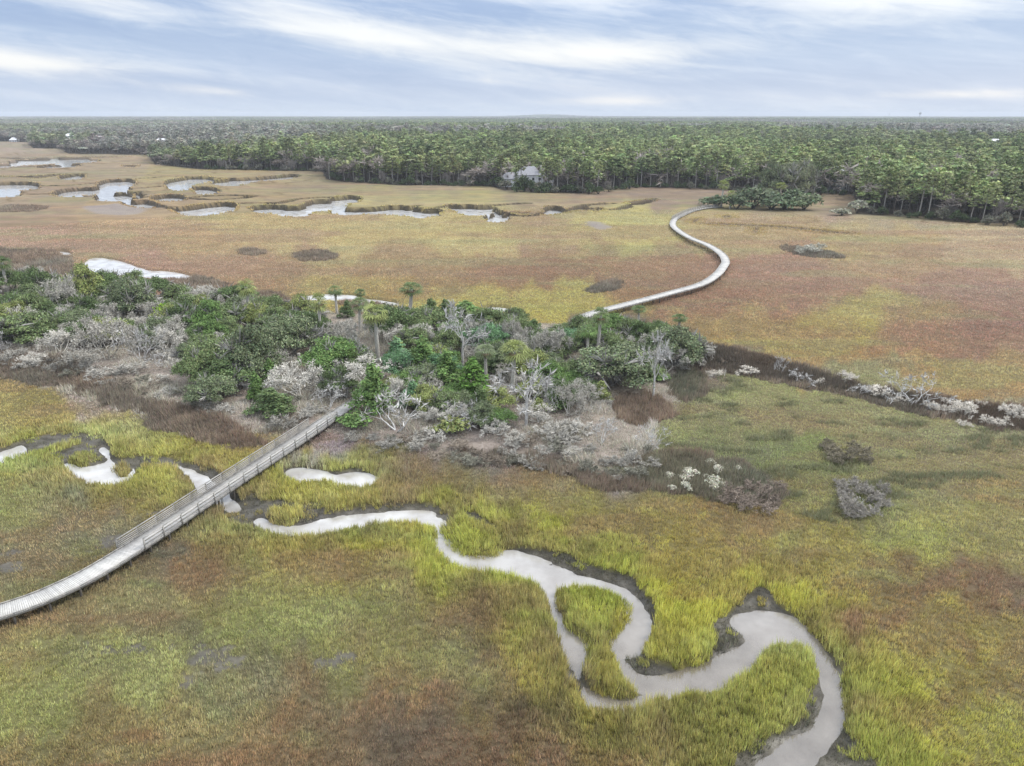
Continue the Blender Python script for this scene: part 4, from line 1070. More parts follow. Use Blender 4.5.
def shore_scrub():
    rng = random.Random(8)
    polys = [np.array([(345, 428), (420, 440), (480, 446), (560, 438), (600, 452), (650, 446), (660, 464), (620, 476), (540, 466), (480, 459), (420, 450), (350, 438)], float),
             np.array([(-30, 350), (30, 356), (100, 374), (190, 394), (246, 418), (200, 408), (120, 388), (30, 368), (-30, 362)], float), np.array([(250, 404), (300, 404), (330, 412), (290, 424), (262, 428)], float)]
    taken = []; n = 0
    for _ in range(5000):
        px, py = rng.uniform(-30, 660), rng.uniform(350, 478)
        if min(sdf(np.array([px]), np.array([py]), p, 60)[0] for p in polys) > 0: continue
        if any(((px - a) / 14.5) ** 2 + ((py - b) / 6) ** 2 < 1 for a, b in taken): continue
        taken.append((px, py)); w = rng.uniform(10, 24)
        c = tuple(v * 1.8 for v in tint(rng.choice([GREYT, PALET, BROWNT, (150, 150, 138)]))[:3]) + (1,)
        plant_px('bare_shrub', 'scrub', px, py, w, w * rng.uniform(.45, .8), c, 'tangled grey shrub along the near shore of the wooded island', 'shrub', 'tangled shrubs along the near shore of the island'); n += 1
    print('shore', n)
shore_scrub()

# dead white shrubs along the ridge past the meadow, flowering bushes, grey thickets
def many(name, kind, rows, colr, label, cat, grp, own=None):
    for i, (px, py, w, h) in enumerate(rows):
        lab, g = label, grp
        if own and i in own:
            lab, g = own[i], None
        c = tint(colr, 1.0)
        k = {'scrub': 2.0, 'snag': 1.6, 'bare': 1.8}.get(kind, 1.0)
        q = (.95, 1.0) if kind == 'scrub' else ((1.15, 1.2) if kind == 'snag' else (.8, .85))
        plant_px(name, kind, px, py, w * q[0], h * q[1], tuple(v * k for v in c[:3]) + (1,), lab, cat, g, z=0.15)
many('bare_shrub', 'scrub', [(714, 375, 16, 7), (746, 373, 22, 9), (820, 383, 10, 7), (847, 380, 16, 11), (879, 393, 26, 12), (930, 408, 14, 9), (942, 412, 18, 13), (963, 415, 26, 16), (981, 404, 12, 7), (963, 425, 12, 7), (996, 425, 20, 13), (1012, 416, 20, 13), (1030, 420, 18, 12), (900, 402, 16, 8), (952, 404, 14, 8)],
     (235, 230, 222), 'white dead shrub along the dark ridge between meadow and open marsh', 'shrub', 'white shrubs along the dark ridge')
many('dead_tree', 'snag', [(781, 372, 12, 15), (804, 383, 24, 13), (858, 394, 20, 11), (915, 404, 46, 30)], PALET, 'white dead tree', 'dead tree', None,
     {0: 'smallest upright white dead tree on the dark ridge', 1: 'low spreading white dead tree on the dark ridge with splayed limbs', 2: 'sprawling white dead branches lying at the meadow edge below the ridge', 3: 'largest spiky white dead tree standing on the ridge past the meadow'})
many('flowering_bush', 'bush', [(710, 462, 12, 6), (717, 470, 12, 8), (688, 474, 19, 10), (684, 479, 12, 7), (714, 482, 23, 10), (738, 468, 8, 6), (669, 476, 10, 7), (706, 476, 6, 5), (630, 472, 12, 8), (686, 489, 11, 11), (672, 489, 9, 8)],
     (222, 219, 200), 'bush with creamy white tufts in the grey rush below the meadow', 'bush', 'creamy white bushes in the grey rush')
many('grey_shrub', 'scrub', [(728, 494, 18, 14), (740, 500, 22, 15), (755, 490, 22, 18), (768, 498, 22, 16), (762, 506, 24, 14), (745, 508, 20, 12), (776, 488, 18, 14), (725, 502, 14, 10)],
     (158, 146, 136), 'brown grey leafless shrub in the thicket beside the creamy white bushes', 'shrub', 'thicket beside the creamy white bushes')
many('grey_shrub', 'scrub', [(845, 498, 22, 16), (858, 492, 22, 17), (872, 498, 24, 17), (850, 510, 24, 16), (866, 512, 24, 15), (882, 506, 18, 13), (842, 486, 16, 12), (884, 492, 14, 12), (857, 516, 18, 12)],
     (168, 164, 158), 'grey leafless shrub in the round thicket alone in the green meadow', 'shrub', 'round thicket alone in the meadow')
many('dead_tree', 'snag', [(856, 507, 13, 10)], PALET, '', 'dead tree', None, {0: 'little white dead tree inside the round grey thicket'})
many('grey_shrub', 'scrub', [(832, 452, 20, 13), (846, 458, 22, 14), (860, 452, 20, 13), (838, 462, 18, 11), (866, 460, 16, 11), (826, 446, 14, 10)],
     (142, 136, 120), 'dull grey shrub in the dark thicket near the middle of the meadow', 'shrub', 'dark thicket in the middle of the meadow')
many('grey_shrub', 'scrub', [(805, 250, 12, 6), (812, 252, 18, 8), (820, 247, 10, 6), (800, 253, 10, 5)], (205, 205, 195), 'pale shrub on the dark oval patch in the far marsh', 'shrub', 'pale shrubs on the dark oval patch')

# clump of palms and bushes at the far end of the boardwalk
for px, py, w, h, c, lab in [(721, 208, 9, 21, OLV, 'tallest palm of the small grove at the far boardwalk end'), (730, 209, 8, 14, OLV, 'short palm close beside the tallest one in the small far grove'),
                             (743, 207, 8, 13, OLV, 'third palm of the small far grove, among dark bushes'), (767, 207, 8, 14, GOAK, 'grey palm in the middle of the small far grove'), (780, 201, 9, 14, OLV, 'palm standing behind the dark bushes of the small far grove')]:
    plant_px('palm_tree', 'palm', px, py, w * 1.1, h * 1.25, tint(c, KL), lab, 'palm')
for px, py, w, h, c in [(716, 207, 18, 16, (98, 110, 84)), (736, 210, 15, 17, (92, 104, 78)), (753, 209, 22, 25, (96, 106, 82)), (771, 210, 17, 17, (92, 104, 78)), (784, 210, 17, 20, (84, 98, 72)), (762, 206, 16, 20, (96, 104, 80)), (742, 204, 14, 15, (92, 102, 78)), (795, 206, 15, 20, (90, 102, 76))]:
    plant_px('leafy_bush', 'bush', px, py, w * 1.45, h * .85, tint(c, KL), 'dark bush in the small palm grove by the far boardwalk end', 'bush', 'dark bushes of the small palm grove')
plant_px('leafy_bush', 'bush', 804, 210, 26, 18, tint(GOAK, KL), 'grey green bush closing the small palm grove, beside bare ground', 'bush')
for px, py, w, h in [(841, 216, 15, 7), (857, 214, 15, 14), (846, 214, 10, 5)]:
    plant_px('leafy_bush', 'bush', px, py, w, h, tint((150, 150, 132), KL), 'pale grey bush in the gap between the two far groves', 'bush', 'pale bushes between the far groves')
for px, py, w, h, c in [(785, 199, 24, 34, (112, 116, 92)), (800, 198, 22, 36, (118, 122, 96)), (770, 199, 22, 34, (104, 112, 84))]:
    plant_px('oak_tree', 'oak', px, py, w, h, tint(c, KL), 'round olive tree rising right behind the small palm grove', 'tree', 'olive trees behind the small palm grove')

# ------------------------------------------------------------------ boardwalks
def resample(P, step):
    P = np.asarray(P, float)
    # smooth curve through the points
    Q = []
    n = len(P)
    for i in range(n - 1):
        p0, p1, p2, p3 = P[max(i - 1, 0)], P[i], P[i + 1], P[min(i + 2, n - 1)]
        for t in np.linspace(0, 1, 24, endpoint=False):
            Q.append(0.5 * ((2 * p1) + (-p0 + p2) * t + (2 * p0 - 5 * p1 + 4 * p2 - p3) * t * t + (-p0 + 3 * p1 - 3 * p2 + p3) * t ** 3))
    Q.append(P[-1]); Q = np.array(Q)
    L = np.concatenate([[0], np.cumsum(np.linalg.norm(np.diff(Q, axis=0), axis=1))])
    s = np.arange(0, L[-1], step)
    return np.stack([np.interp(s, L, Q[:, k]) for k in range(Q.shape[1])], 1)

def frames(P):
    T = np.gradient(P, axis=0); T[:, 2] = 0; T /= np.linalg.norm(T, axis=1, keepdims=True)
    S = np.stack([-T[:, 1], T[:, 0], np.zeros(len(T))], 1)
    return T, S

def with_col(ch, rng, lo=0.85, hi=1.12):
    V, Fq = quads_merge(ch)
    c = np.concatenate([np.full((len(v), 3), rng.uniform(lo, hi)) for v, _ in ch])
    return V, Fq, c

def boardwalk(px_path, zd, width, board, rail_px, label, pile_step, seed, rail_h=1.05, side=None):
    rng = np.random.default_rng(seed)
    W = [gpt(x, y, zd)[0] for x, y in px_path]
    P = resample(W, board)
    T, S = frames(P)
    root = bpy.data.objects.new('boardwalk', None); COL.objects.link(root)
    o = P[0].copy(); root.location = (o[0], o[1], 0); O = np.array([o[0], o[1], 0.0])
    tag(root, label, 'boardwalk')
    Q = P - O
    ch = []
    for i in range(len(Q)):
        c = Q[i]; ang = math.atan2(T[i][1], T[i][0])
        ch.append(box((c[0], c[1], c[2] - 0.02 + rng.normal(0, 0.003)), (board * 0.955, width + rng.normal(0, 0.012), 0.04), ang))
    V, Fq, c = with_col(ch, rng, 0.88, 1.09)
    link('deck', mesh_np('deck', V, Fq, c, False, (M_DECK,)), root)
    step = max(1, int(1.2 / board))
    ids = list(range(0, len(Q), step))
    for sgn in (-1, 1):
        ch = []
        for a, b in zip(ids[:-1], ids[1:]):
            off = S[a] * sgn * (width / 2 - 0.12), S[b] * sgn * (width / 2 - 0.12)
            ch.append(bar(Q[a] + off[0] - [0, 0, .165], Q[b] + off[1] - [0, 0, .165], .09, .24))
        V, Fq, c = with_col(ch, rng)
        link('beam', mesh_np('beam', V, Fq, c, False, (side or M_RAIL,)), root)
        ch = []
        for a, b in zip(ids[:-1], ids[1:]):
            off = S[a] * sgn * (width / 2 - 0.06), S[b] * sgn * (width / 2 - 0.06)
            ch.append(bar(Q[a] + off[0] + [0, 0, .055], Q[b] + off[1] + [0, 0, .055], .09, .085))
        V, Fq, c = with_col(ch, rng)
        link('kerb', mesh_np('kerb', V, Fq, c, False, (side or M_RAIL,)), root)
    # pilings in pairs with a cross beam
    ps = max(1, int(pile_step / board))
    gx = height(P[:, 0], P[:, 1], fields(P[:, 0], P[:, 1]))
    for i in range(ps // 2, len(Q), ps):
        for sgn in (-1, 1):
            p = Q[i] + S[i] * sgn * (width / 2 - 0.22)
            V, Fq = tube([(p[0], p[1], gx[i] - 0.6), (p[0], p[1], 0.3), (p[0], p[1], Q[i][2] - 0.20)], [.11, .11, .105], 8)
            link('piling', mesh_np('piling', V, Fq, np.full((len(V), 3), rng.uniform(.8, 1.15)), True, (M_PILE,)), root)
    # railings
    if rail_px:
        for sgn, (xa, xb) in rail_px.items():
            d = [np.abs((np.array([view_uv(np.array([p[0]]), np.array([p[1]]))[0][0] for p in P])) - x) for x in (xa, xb)]
            ia, ib = sorted((int(np.argmin(d[0])), int(np.argmin(d[1]))))
            if isinstance(rail_px[sgn], list):
                ia, ib = rail_px[sgn]
            st = max(1, int(2.4 / board)); jj = list(range(ia, ib, st))
            ch = []
            for a, b in zip(jj[:-1], jj[1:]):
                A = Q[a] + S[a] * sgn * (width / 2 - 0.02); B = Q[b] + S[b] * sgn * (width / 2 - 0.02)
                e = (B - A) / np.linalg.norm(B - A) * 0.0
                ch.append(bar(A + [0, 0, rail_h], B + [0, 0, rail_h], .15, .045))
                A2 = A - S[a] * sgn * 0.075; B2 = B - S[b] * sgn * 0.075
                for hh in ((0.30, 0.66) if sgn < 0 else (0.22, 0.42, 0.62, 0.82)):
                    ch.append(bar(A2 + [0, 0, hh], B2 + [0, 0, hh], .035, .13))
            V, Fq, c = with_col(ch, rng, .9, 1.1)
            rl = link('railing', mesh_np('railing', V, Fq, c, False, (M_RAIL,)), root)
            for a in jj:
                A = Q[a] + S[a] * sgn * (width / 2 + 0.0)
                V, Fq = box((A[0], A[1], A[2] + rail_h / 2 - .14), (.11, .11, rail_h + .2), math.atan2(T[a][1], T[a][0]))
                link('post', mesh_np('post', V, Fq, np.full((8, 3), rng.uniform(.8, 1.05)), False, (M_RAIL,)), rl)
    return P

boardwalk([(-75, 628), (-40, 622), (0, 611), (37, 598.5), (74, 582), (100, 568), (126, 552), (160, 530), (225, 487), (290, 444.5), (351, 404), (385, 383)], 1.05, 2.3, 0.15,
          {1: (129, 322), -1: (138, 334)}, 'weathered boardwalk with railings crossing the winding creek to the wooded island', 2.4, 31)
FAR_PATH = [(576, 319.5), (582, 317.5), (596, 312), (633, 302.5), (671, 292.5), (701, 284), (716, 275), (723, 267), (725.5, 261), (721, 253.5), (708, 245), (691, 238), (679, 231), (673, 225), (674.5, 219.5), (682, 215), (693, 210.5), (708, 207.5), (722, 206.5)]
def far_boardwalk():
    zd = 1.4
    W = np.array([gpt(x, y, zd)[0] for x, y in FAR_PATH])
    P = resample(W, 0.3)
    # the railed stretch runs from the last bend to the shore
    k = int(np.argmin(np.hypot(P[:, 0] - W[14][0], P[:, 1] - W[14][1])))
    k0 = int(np.argmin(np.hypot(P[:, 0] - W[1][0], P[:, 1] - W[1][1])))
    boardwalk(FAR_PATH, zd, 2.3, 0.3, {1: [k, len(P) - 2], -1: [k, len(P) - 2]}, 'long pale boardwalk winding across the open marsh behind the island', 6.5, 37, side=M_DECK)
far_boardwalk()

# ------------------------------------------------------------------ forest
def prof(kind, rng):
    """light tree for the mass of the forest: trunk + crown in one mesh"""
    if kind == 'pine':
        bx, by = rng.normal(0, .5, 2)
        V, Fq = tube([(0, 0, -.5), (bx * .5, by * .5, 8), (bx, by, 14)], [.2, .15, .05], 4)
        lobes = []
        for k in range(14):
            t = k / 13; z = 8.2 + 6.6 * t; q = 2.5 * math.sqrt(max(0, 1 - t ** 1.7)) * rng.uniform(.45, 1); a = k * 2.4 + rng.uniform(-.5, .5); R = rng.uniform(.85, 1.4)
            lobes.append(((bx * z / 15 + q * math.cos(a), by * z / 15 + q * math.sin(a), z), (R, R, R * .7)))
        CV, CF, CC = clump_crown(rng, lobes, 20, 0.5, 0.8, 0.2, 0.5)
    elif kind == 'round':
        V, Fq = tube([(0, 0, -.5), (.2, 0, 4), (.3, .2, 8)], [.28, .2, .08], 4)
        lobes = []
        for k in range(11):
            a = rng.uniform(0, 6.28); q = 2.6 * math.sqrt(rng.uniform(0, 1)); R = rng.uniform(1.1, 1.9)
            lobes.append(((q * math.cos(a), q * math.sin(a), 6.5 + (3.2 - .6 * q) * rng.uniform(.3, 1.2)), (R, R, R * .75)))
        CV, CF, CC = clump_crown(rng, lobes, 9, 0.7, 0.6, 0.2, 0.4)
    else:                                                # leafless
        out, ends = [], []
        for k in range(3):
            a = rng.uniform(0, 6.28)
            grow(rng, np.array([0, 0, -.5]), np.array([math.cos(a) * .35, math.sin(a) * .35, 1.]), 5.0, .2, 2, out, .5, .35, (2, 3), .7, ends)
        V, Fq = quads_merge([tube([p[0], p[2], p[-1]], [r[0], r[2], r[-1]], 3) for p, r, d in out])
        e2 = [ends[i] for i in rng.integers(0, len(ends), 60)]
        CV, CF = twig_slivers(e2, rng, 3, 3.0, 0.22); CC = np.ones((len(CV), 3)) * rng.uniform(.85, 1.15, (len(CV), 1))
    me_v = np.concatenate([V, CV]); me_f = np.concatenate([Fq, CF + len(V)])
    cc = np.concatenate([np.ones((len(V), 3)), CC]); mi = np.concatenate([np.zeros(len(Fq)), np.ones(len(CF))])
    return mesh_np('forest_' + kind, me_v, me_f, cc, False, (M_BARK, M_LEAF_I), mi)

def patch_mesh(rng, kind):
    """a 40 m piece of distant canopy"""
    Vs, Cs = [], []
    for k in range(34):
        x, y = rng.uniform(-22, 22, 2); z = rng.uniform(9, 14); R = rng.uniform(2.6, 4.2)
        n = 26
        d = rng.normal(0, 1, (n, 3)); d /= np.linalg.norm(d, axis=1, keepdims=True); d[:, 2] = np.abs(d[:, 2])
        P = np.array([x, y, z]) + d * np.array([R, R, R * .8])
        V, Fq, C = leaf_quads(P, 1.5, rng, .6, np.array([x, y, z]), .2)
        Vs.append(V); Cs.append(C * rng.uniform(.75, 1.25))
    # dark hollow stems below, seen only edge on
    for k in range(40):
        x, y = rng.uniform(-22, 22, 2)
        Vs.append(np.array([(x - .3, y, 0), (x + .3, y, 0), (x + .2, y, 10), (x - .2, y, 10.)])); Cs.append(np.full((4, 3), .8))
    V = np.concatenate(Vs); C = np.concatenate(Cs)
    return mesh_np('canopy_piece', V, np.arange(len(V)).reshape(-1, 4), C, False, (M_LEAF_I,))

def instancer(name, pts, idx, rot, scl, tints, protos, label, cat):
    me = bpy.data.meshes.new(name)
    me.vertices.add(len(pts)); me.vertices.foreach_set('co', np.ascontiguousarray(pts, np.float32).ravel())
    def att(n, t, key, data):
        a = me.attributes.new(n, t, 'POINT'); a.data.foreach_set(key, np.ascontiguousarray(data).ravel())
    att('idx', 'INT', 'value', idx.astype(np.int32)); att('rot', 'FLOAT_VECTOR', 'vector', rot.astype(np.float32)); att('scl', 'FLOAT_VECTOR', 'vector', scl.astype(np.float32))
    rgba = np.ones((len(pts), 4), np.float32); rgba[:, :3] = tints
    att('tint', 'FLOAT_COLOR', 'color', rgba)
    o = link(name, me); tag(o, label, cat, kind='stuff')
    pc = bpy.data.collections.new(name + '_kinds')
    for i, m in enumerate(protos):
        p = bpy.data.objects.new('%s_kind_%02d' % (name, i), m); pc.objects.link(p)
    ng = bpy.data.node_groups.new(name, 'GeometryNodeTree')
    ng.interface.new_socket('Geometry', in_out='INPUT', socket_type='NodeSocketGeometry'); ng.interface.new_socket('Geometry', in_out='OUTPUT', socket_type='NodeSocketGeometry')
    gi = ng.nodes.new('NodeGroupInput'); go = ng.nodes.new('NodeGroupOutput')
    ip = ng.nodes.new('GeometryNodeInstanceOnPoints')
    ci = ng.nodes.new('GeometryNodeCollectionInfo'); ci.inputs['Collection'].default_value = pc; ci.inputs['Separate Children'].default_value = True; ci.inputs['Reset Children'].default_value = True
    def na(n, t):
        x = ng.nodes.new('GeometryNodeInputNamedAttribute'); x.data_type = t; x.inputs['Name'].default_value = n
        return x.outputs['Attribute']
    L = ng.links.new
    L(gi.outputs[0], ip.inputs['Points']); L(ci.outputs[0], ip.inputs['Instance']); ip.inputs['Pick Instance'].default_value = True
    L(na('idx', 'INT'), ip.inputs['Instance Index']); L(na('rot', 'FLOAT_VECTOR'), ip.inputs['Rotation']); L(na('scl', 'FLOAT_VECTOR'), ip.inputs['Scale'])
    L(ip.outputs[0], go.inputs[0])
    md = o.modifiers.new('trees', 'NODES'); md.node_group = ng
    return o

def forest_tint(X, Y, rng):
    """green pines, with greyer mixed woods farther off and a yellow green stand"""
    r = np.hypot(X, Y); u, v = view_uv(X, Y)
    n1 = fbm(X / 90, Y / 90, 81, 4); n2 = fbm(X / 330, Y / 420, 82, 3)
    g = np.tile(lin((122, 133, 78)), (len(X), 1)); dk = lin((96, 110, 66)); yl = lin((136, 150, 88)); gy = lin((134, 132, 122))
    def mx(a, b, m): return a * (1 - m[:, None]) + b * m[:, None]
    g = mx(g, dk, np.clip(0.35 + 1.6 * n1, 0, 1))
    g = mx(g, yl, np.clip(np.exp(-((u - 715) / 75) ** 2 - ((r - 640) / 170) ** 2) * .6 + np.exp(-((u - 960) / 110) ** 2 - ((r - 420) / 130) ** 2) * 0.5 + 0.25 * np.clip(n1, 0, 1), 0, 1))
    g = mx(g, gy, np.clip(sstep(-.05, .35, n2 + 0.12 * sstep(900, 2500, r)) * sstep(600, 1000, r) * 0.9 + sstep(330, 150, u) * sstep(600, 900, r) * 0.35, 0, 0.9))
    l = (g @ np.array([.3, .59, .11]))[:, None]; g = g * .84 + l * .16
    return g * np.clip(1 + 0.22 * fbm(X / 30, Y / 60, 87, 3)[:, None] + rng.normal(0, .22, (len(X), 1)), .45, 1.8) * (1 + rng.normal(0, .04, (len(X), 3)))

HOUSES = [tuple(gpt(a, b)[0][:2]) + c for a, b, c in ((529, 186.5, (15, 4, 24)), (836, 190, (4, 4, 9)), (71, 146, (7, 5, 80)), (163, 150, (8, 5, 80)), (992, 153, (8, 5, 90)))]
def build_forest():
    rng = np.random.default_rng(77)
    kinds = [prof('pine', np.random.default_rng(900 + i)) for i in range(5)] + [prof('round', np.random.default_rng(920 + i)) for i in range(3)] + [prof('bare', np.random.default_rng(940 + i)) for i in range(3)]
    X, Y = scatter(285, 1700, lambda r: 1 / 31 if r < 900 else 1 / 50, rad(46), 15)
    f_r = np.hypot(X, Y); a = np.arctan2(X, Y)
    d = f_r - edge_range(a)
    # an open strip of bare ground behind the nearer grove
    k = d > 10 + 8 * np.clip(fbm(X / 18, Y / 18, 88, 2), -1, 1)
    X, Y, d, f_r = X[k], Y[k], d[k], f_r[k]
    for hx, hy, hw, back, front in HOUSES:
        hr, ha = math.hypot(hx, hy), math.atan2(hx, hy)
        k = ~((np.abs(np.arctan2(X, Y) - ha) * hr < hw) & (f_r < hr + back) & (f_r > hr - front))
        X, Y, d, f_r = X[k], Y[k], d[k], f_r[k]
    n = len(X)
    n2 = fbm(X / 120, Y / 120, 83, 3)
    gy = np.clip(0.12 + 0.30 * sstep(.1, .4, fbm(X / 60, Y / 60, 86, 3)) + 0.3 * sstep(700, 1500, f_r) * sstep(0, .4, n2), 0, .6) + 0.25 * sstep(25, 5, d)
    q = rng.uniform(0, 1, n)
    idx = np.where(q < gy, rng.integers(8, 11, n), np.where(q < gy + 0.2, rng.integers(5, 8, n), rng.integers(0, 5, n)))
    s = rng.normal(.95, .17, n).clip(.5, 1.35) * (1 + 0.15 * sstep(900, 1000, f_r))
    left = sstep(-0.36, -0.42, np.arctan2(X, Y))
    s = s * (1 - 0.2 * left)
    wd = rng.uniform(1.1, 2.0, n)
    scl = np.stack([s * wd, s * wd, s * rng.uniform(.85, 1.15, n)], 1)
    rot = np.stack([rng.normal(0, .04, n), rng.normal(0, .04, n), rng.uniform(0, 6.28, n)], 1)
    T = forest_tint(X, Y, rng)
    T = np.where((idx >= 8)[:, None], lin((140, 132, 126)) * (1 + rng.normal(0, .1, (n, 1))), T) / 1.1
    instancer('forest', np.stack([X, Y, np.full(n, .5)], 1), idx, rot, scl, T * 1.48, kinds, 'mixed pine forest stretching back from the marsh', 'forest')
    # far canopy
    pk = [patch_mesh(np.random.default_rng(960 + i), 0) for i in range(4)]
    X, Y = scatter(1650, 9900, lambda r: 1 / (26 * max(1, r / 3800)) ** 2, rad(48), 16)
    n = len(X); r = np.hypot(X, Y)
    s = np.maximum(1, r / 3800) * rng.uniform(.9, 1.25, n)
    u, v = view_uv(X, Y)
    hill = np.exp(-((u - 550) / 30) ** 2) * sstep(7000, 8500, r) * 20
    zs = rng.uniform(.8, 1.3, n) * (1 + 0.25 * fbm(X / 900, Y / 900, 84, 3))
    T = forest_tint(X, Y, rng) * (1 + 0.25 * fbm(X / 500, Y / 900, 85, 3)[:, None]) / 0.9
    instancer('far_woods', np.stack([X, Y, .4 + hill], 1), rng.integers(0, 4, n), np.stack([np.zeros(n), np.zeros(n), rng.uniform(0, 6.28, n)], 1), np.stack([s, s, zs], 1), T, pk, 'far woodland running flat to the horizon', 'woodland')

    # the front of the forest, tree by tree
    cnt = 0
    pts = []
    a = -0.43
    while a < 0.66:
        R0 = float(edge_range(a))
        ds = rng.uniform(2.4, 4.4)
        a += ds / R0 * (1.0 if R0 < 380 else 0.9)
        if R0 > 620: continue
        pts.append((a, R0 + 2.5 + rng.uniform(0, 9)))
    for a, R0 in pts:
        x, y = R0 * math.sin(a), R0 * math.cos(a)
        u = float(view_uv(np.array([x]), np.array([y]))[0][0])
        if u < 150 or u > 1034: continue
        grove = u > 862
        c = forest_tint(np.array([x]), np.array([y]), rng)[0]
        if grove:
            c = c * 0.45 + lin((150, 156, 112)) * 0.55
        s = rng.uniform(.66, 1.14); sxy = s * rng.uniform(1.0, 1.35)
        if 326 < u < 500: s *= .95
        c = c / 1.02
        if 508 < u < 546 and rng.uniform() < .35: continue
        if rng.uniform() < 0.16:
            plant('bare_tree', 'bare', (x, y, .5), s * 1.0, s * 2.0, rng.uniform(0, 6.28), (.62, .58, .55, 1), 'leafless grey tree in the front row of the %s' % ('near pine grove' if grove else 'long pine forest'), 'tree', 'leafless trees in front of the %s' % ('near pine grove' if grove else 'long pine forest'))
        else:
            plant('pine_tree', 'pine', (x, y, .5), sxy, s * rng.uniform(.92, 1.08), rng.uniform(0, 6.28), (c[0], c[1], c[2], 1), 'tall pine in the front row of the %s' % ('near grove across the marsh' if grove else 'long forest edge'), 'tree', 'front row pines of the %s' % ('near grove' if grove else 'long forest edge'))
        cnt += 1
    # bushes along the foot of the trees
    a = -0.42
    while a < 0.66:
        R0 = float(edge_range(a))
        a += rng.uniform(2.6, 6.0) / R0
        if R0 > 620: continue
        R1_ = R0 + rng.uniform(-2.5, 3.0)
        x, y = R1_ * math.sin(a), R1_ * math.cos(a)
        u = float(view_uv(np.array([x]), np.array([y]))[0][0])
        if u < 150 or u > 1034: continue
        grove = u > 862
        big = 1.5 if 495 < u < 600 else 1.0
        s = rng.uniform(1.3, 2.4) * big
        q = rng.uniform()
        c = lin((84, 98, 66)) if q < .6 else lin((128, 128, 112))
        plant('leafy_bush', 'bush', (x, y, .3), s, s * rng.uniform(.9, 1.4), rng.uniform(0, 6.28), tuple(c / 1.1) + (1,), 'bush at the foot of the %s' % ('near pine grove across the marsh' if grove else 'long forest edge'), 'bush', 'bushes at the foot of the %s' % ('near grove' if grove else 'forest edge'))
    return cnt
print('front trees', build_forest())

# ------------------------------------------------------------------ houses in the trees
def flatmat(name, c, rough=.7, n=0.15):
    m, nt, b = newmat(name)
    tc = N(nt, 'ShaderNodeTexCoord'); q = noise_tex(nt, 1.5, 4, tc.outputs['Object'])
    nt.links.new(ramp(nt, q, [(0.3, tuple(v * (1 - n) for v in c)), (0.7, tuple(min(v * (1 + n), .9) for v in c))]), b.inputs['Base Color'])
    b.inputs['Roughness'].default_value = rough
    return m
M_WHITEWALL = flatmat('white_siding', (.72, .72, .73)); M_GREYWALL = flatmat('grey_siding', (.42, .42, .43)); M_ROOF = flatmat('grey_shingles', (.30, .30, .32)); M_PALEROOF = flatmat('pale_metal_roof', (.75, .75, .77), .4)
M_GLASS = flatmat('dark_window', (.03, .035, .045), .1); M_CHIM = flatmat('pale_chimney', (.62, .60, .57)); M_STEEL = flatmat('grey_steel', (.25, .26, .28))

def hip(c, s, h, ridge=0.4, over=.5):
    """hip roof over a box s centred on c (base of roof)"""
    x, y = s[0] / 2 + over, s[1] / 2 + over; r = s[0] / 2 * ridge
    v = np.array([(-x, -y, 0), (x, -y, 0), (x, y, 0), (-x, y, 0), (-r, 0, h), (r, 0, h), (-x, -y, -.2), (x, -y, -.2), (x, y, -.2), (-x, y, -.2)], float) + np.asarray(c, float)
    f = np.array([(0, 1, 5, 4), (2, 3, 4, 5), (1, 2, 5, 5), (3, 0, 4, 4), (6, 7, 1, 0), (7, 8, 2, 1), (8, 9, 3, 2), (9, 6, 0, 3), (9, 8, 7, 6)])
    return v, f

def mesh_any(name, V, Fq, mat):
    me = bpy.data.meshes.new(name)
    me.from_pydata([tuple(p) for p in V], [], [tuple(dict.fromkeys(int(i) for i in q)) for q in Fq]); me.materials.append(mat); me.update()
    return me

def house(px, py, blocks, label, rz=0.0, rm=None, wm=None, chim=None, windows=True, z=.5):
    P, t = gpt(px, py, z)
    root = bpy.data.objects.new('house', None); COL.objects.link(root); root.location = P; root.rotation_euler = (0, 0, rz)
    tag(root, label, 'house')
    for (cx, cy, sx, sy, sz, rh) in blocks:
        V, Fq = box((cx, cy, sz / 2), (sx, sy, sz)); link('wall', mesh_any('wall', V, Fq, wm), root)
        V, Fq = hip((cx, cy, sz + .2), (sx, sy), rh); link('roof', mesh_any('roof', V, Fq, rm), root)
        if windows:
            nw = max(2, int(sx / 3.2)); fl = max(1, int(sz / 3))
            for k in range(nw):
                for l in range(fl):
                    wx = cx - sx / 2 + (k + .5) * sx / nw
                    V, Fq = box((wx, cy - sy / 2 - .02, 1.6 + 3 * l), (1.3, .08, 1.5)); w = link('window', mesh_any('window', V, Fq, M_GLASS), root)
                    ch = [box((wx + dx, cy - sy / 2 - .05, 1.6 + 3 * l + dz), s) for dx, dz, s in ((-.7, 0, (.1, .1, 1.7)), (.7, 0, (.1, .1, 1.7)), (0, .8, (1.3, .1, .1)), (0, -.8, (1.3, .1, .1)))]
                    V, Fq = quads_merge(ch); link('frame', mesh_any('frame', V, Fq, M_WHITEWALL), w)
    if chim:
        V, Fq = box((chim[0], chim[1], chim[2] / 2), (1.6, 1.4, chim[2])); c = link('chimney', mesh_any('chimney', V, Fq, M_CHIM), root)
        V, Fq = box((chim[0], chim[1], chim[2] + .1), (1.9, 1.7, .2)); link('chimney_cap', mesh_any('chimney_cap', V, Fq, M_CHIM), c)
house(529, 186.5, [(0, 0, 15, 10, 6.6, 4.6), (-11, 1.5, 11, 8, 4.4, 3.4), (10.2, 1, 8, 8, 4.8, 3.0)], 'large grey roofed house with white upper wall at the forest edge', .08, M_ROOF, M_WHITEWALL, (7.0, -3.2, 11.5))
house(836, 190, [(0, 0, 12, 9, 10.5, 2.2), (-6.4, -.6, 3.6, 5, 8.6, 1.6)], 'white two storey house glimpsed between pine trunks', -.1, M_PALEROOF, M_WHITEWALL)
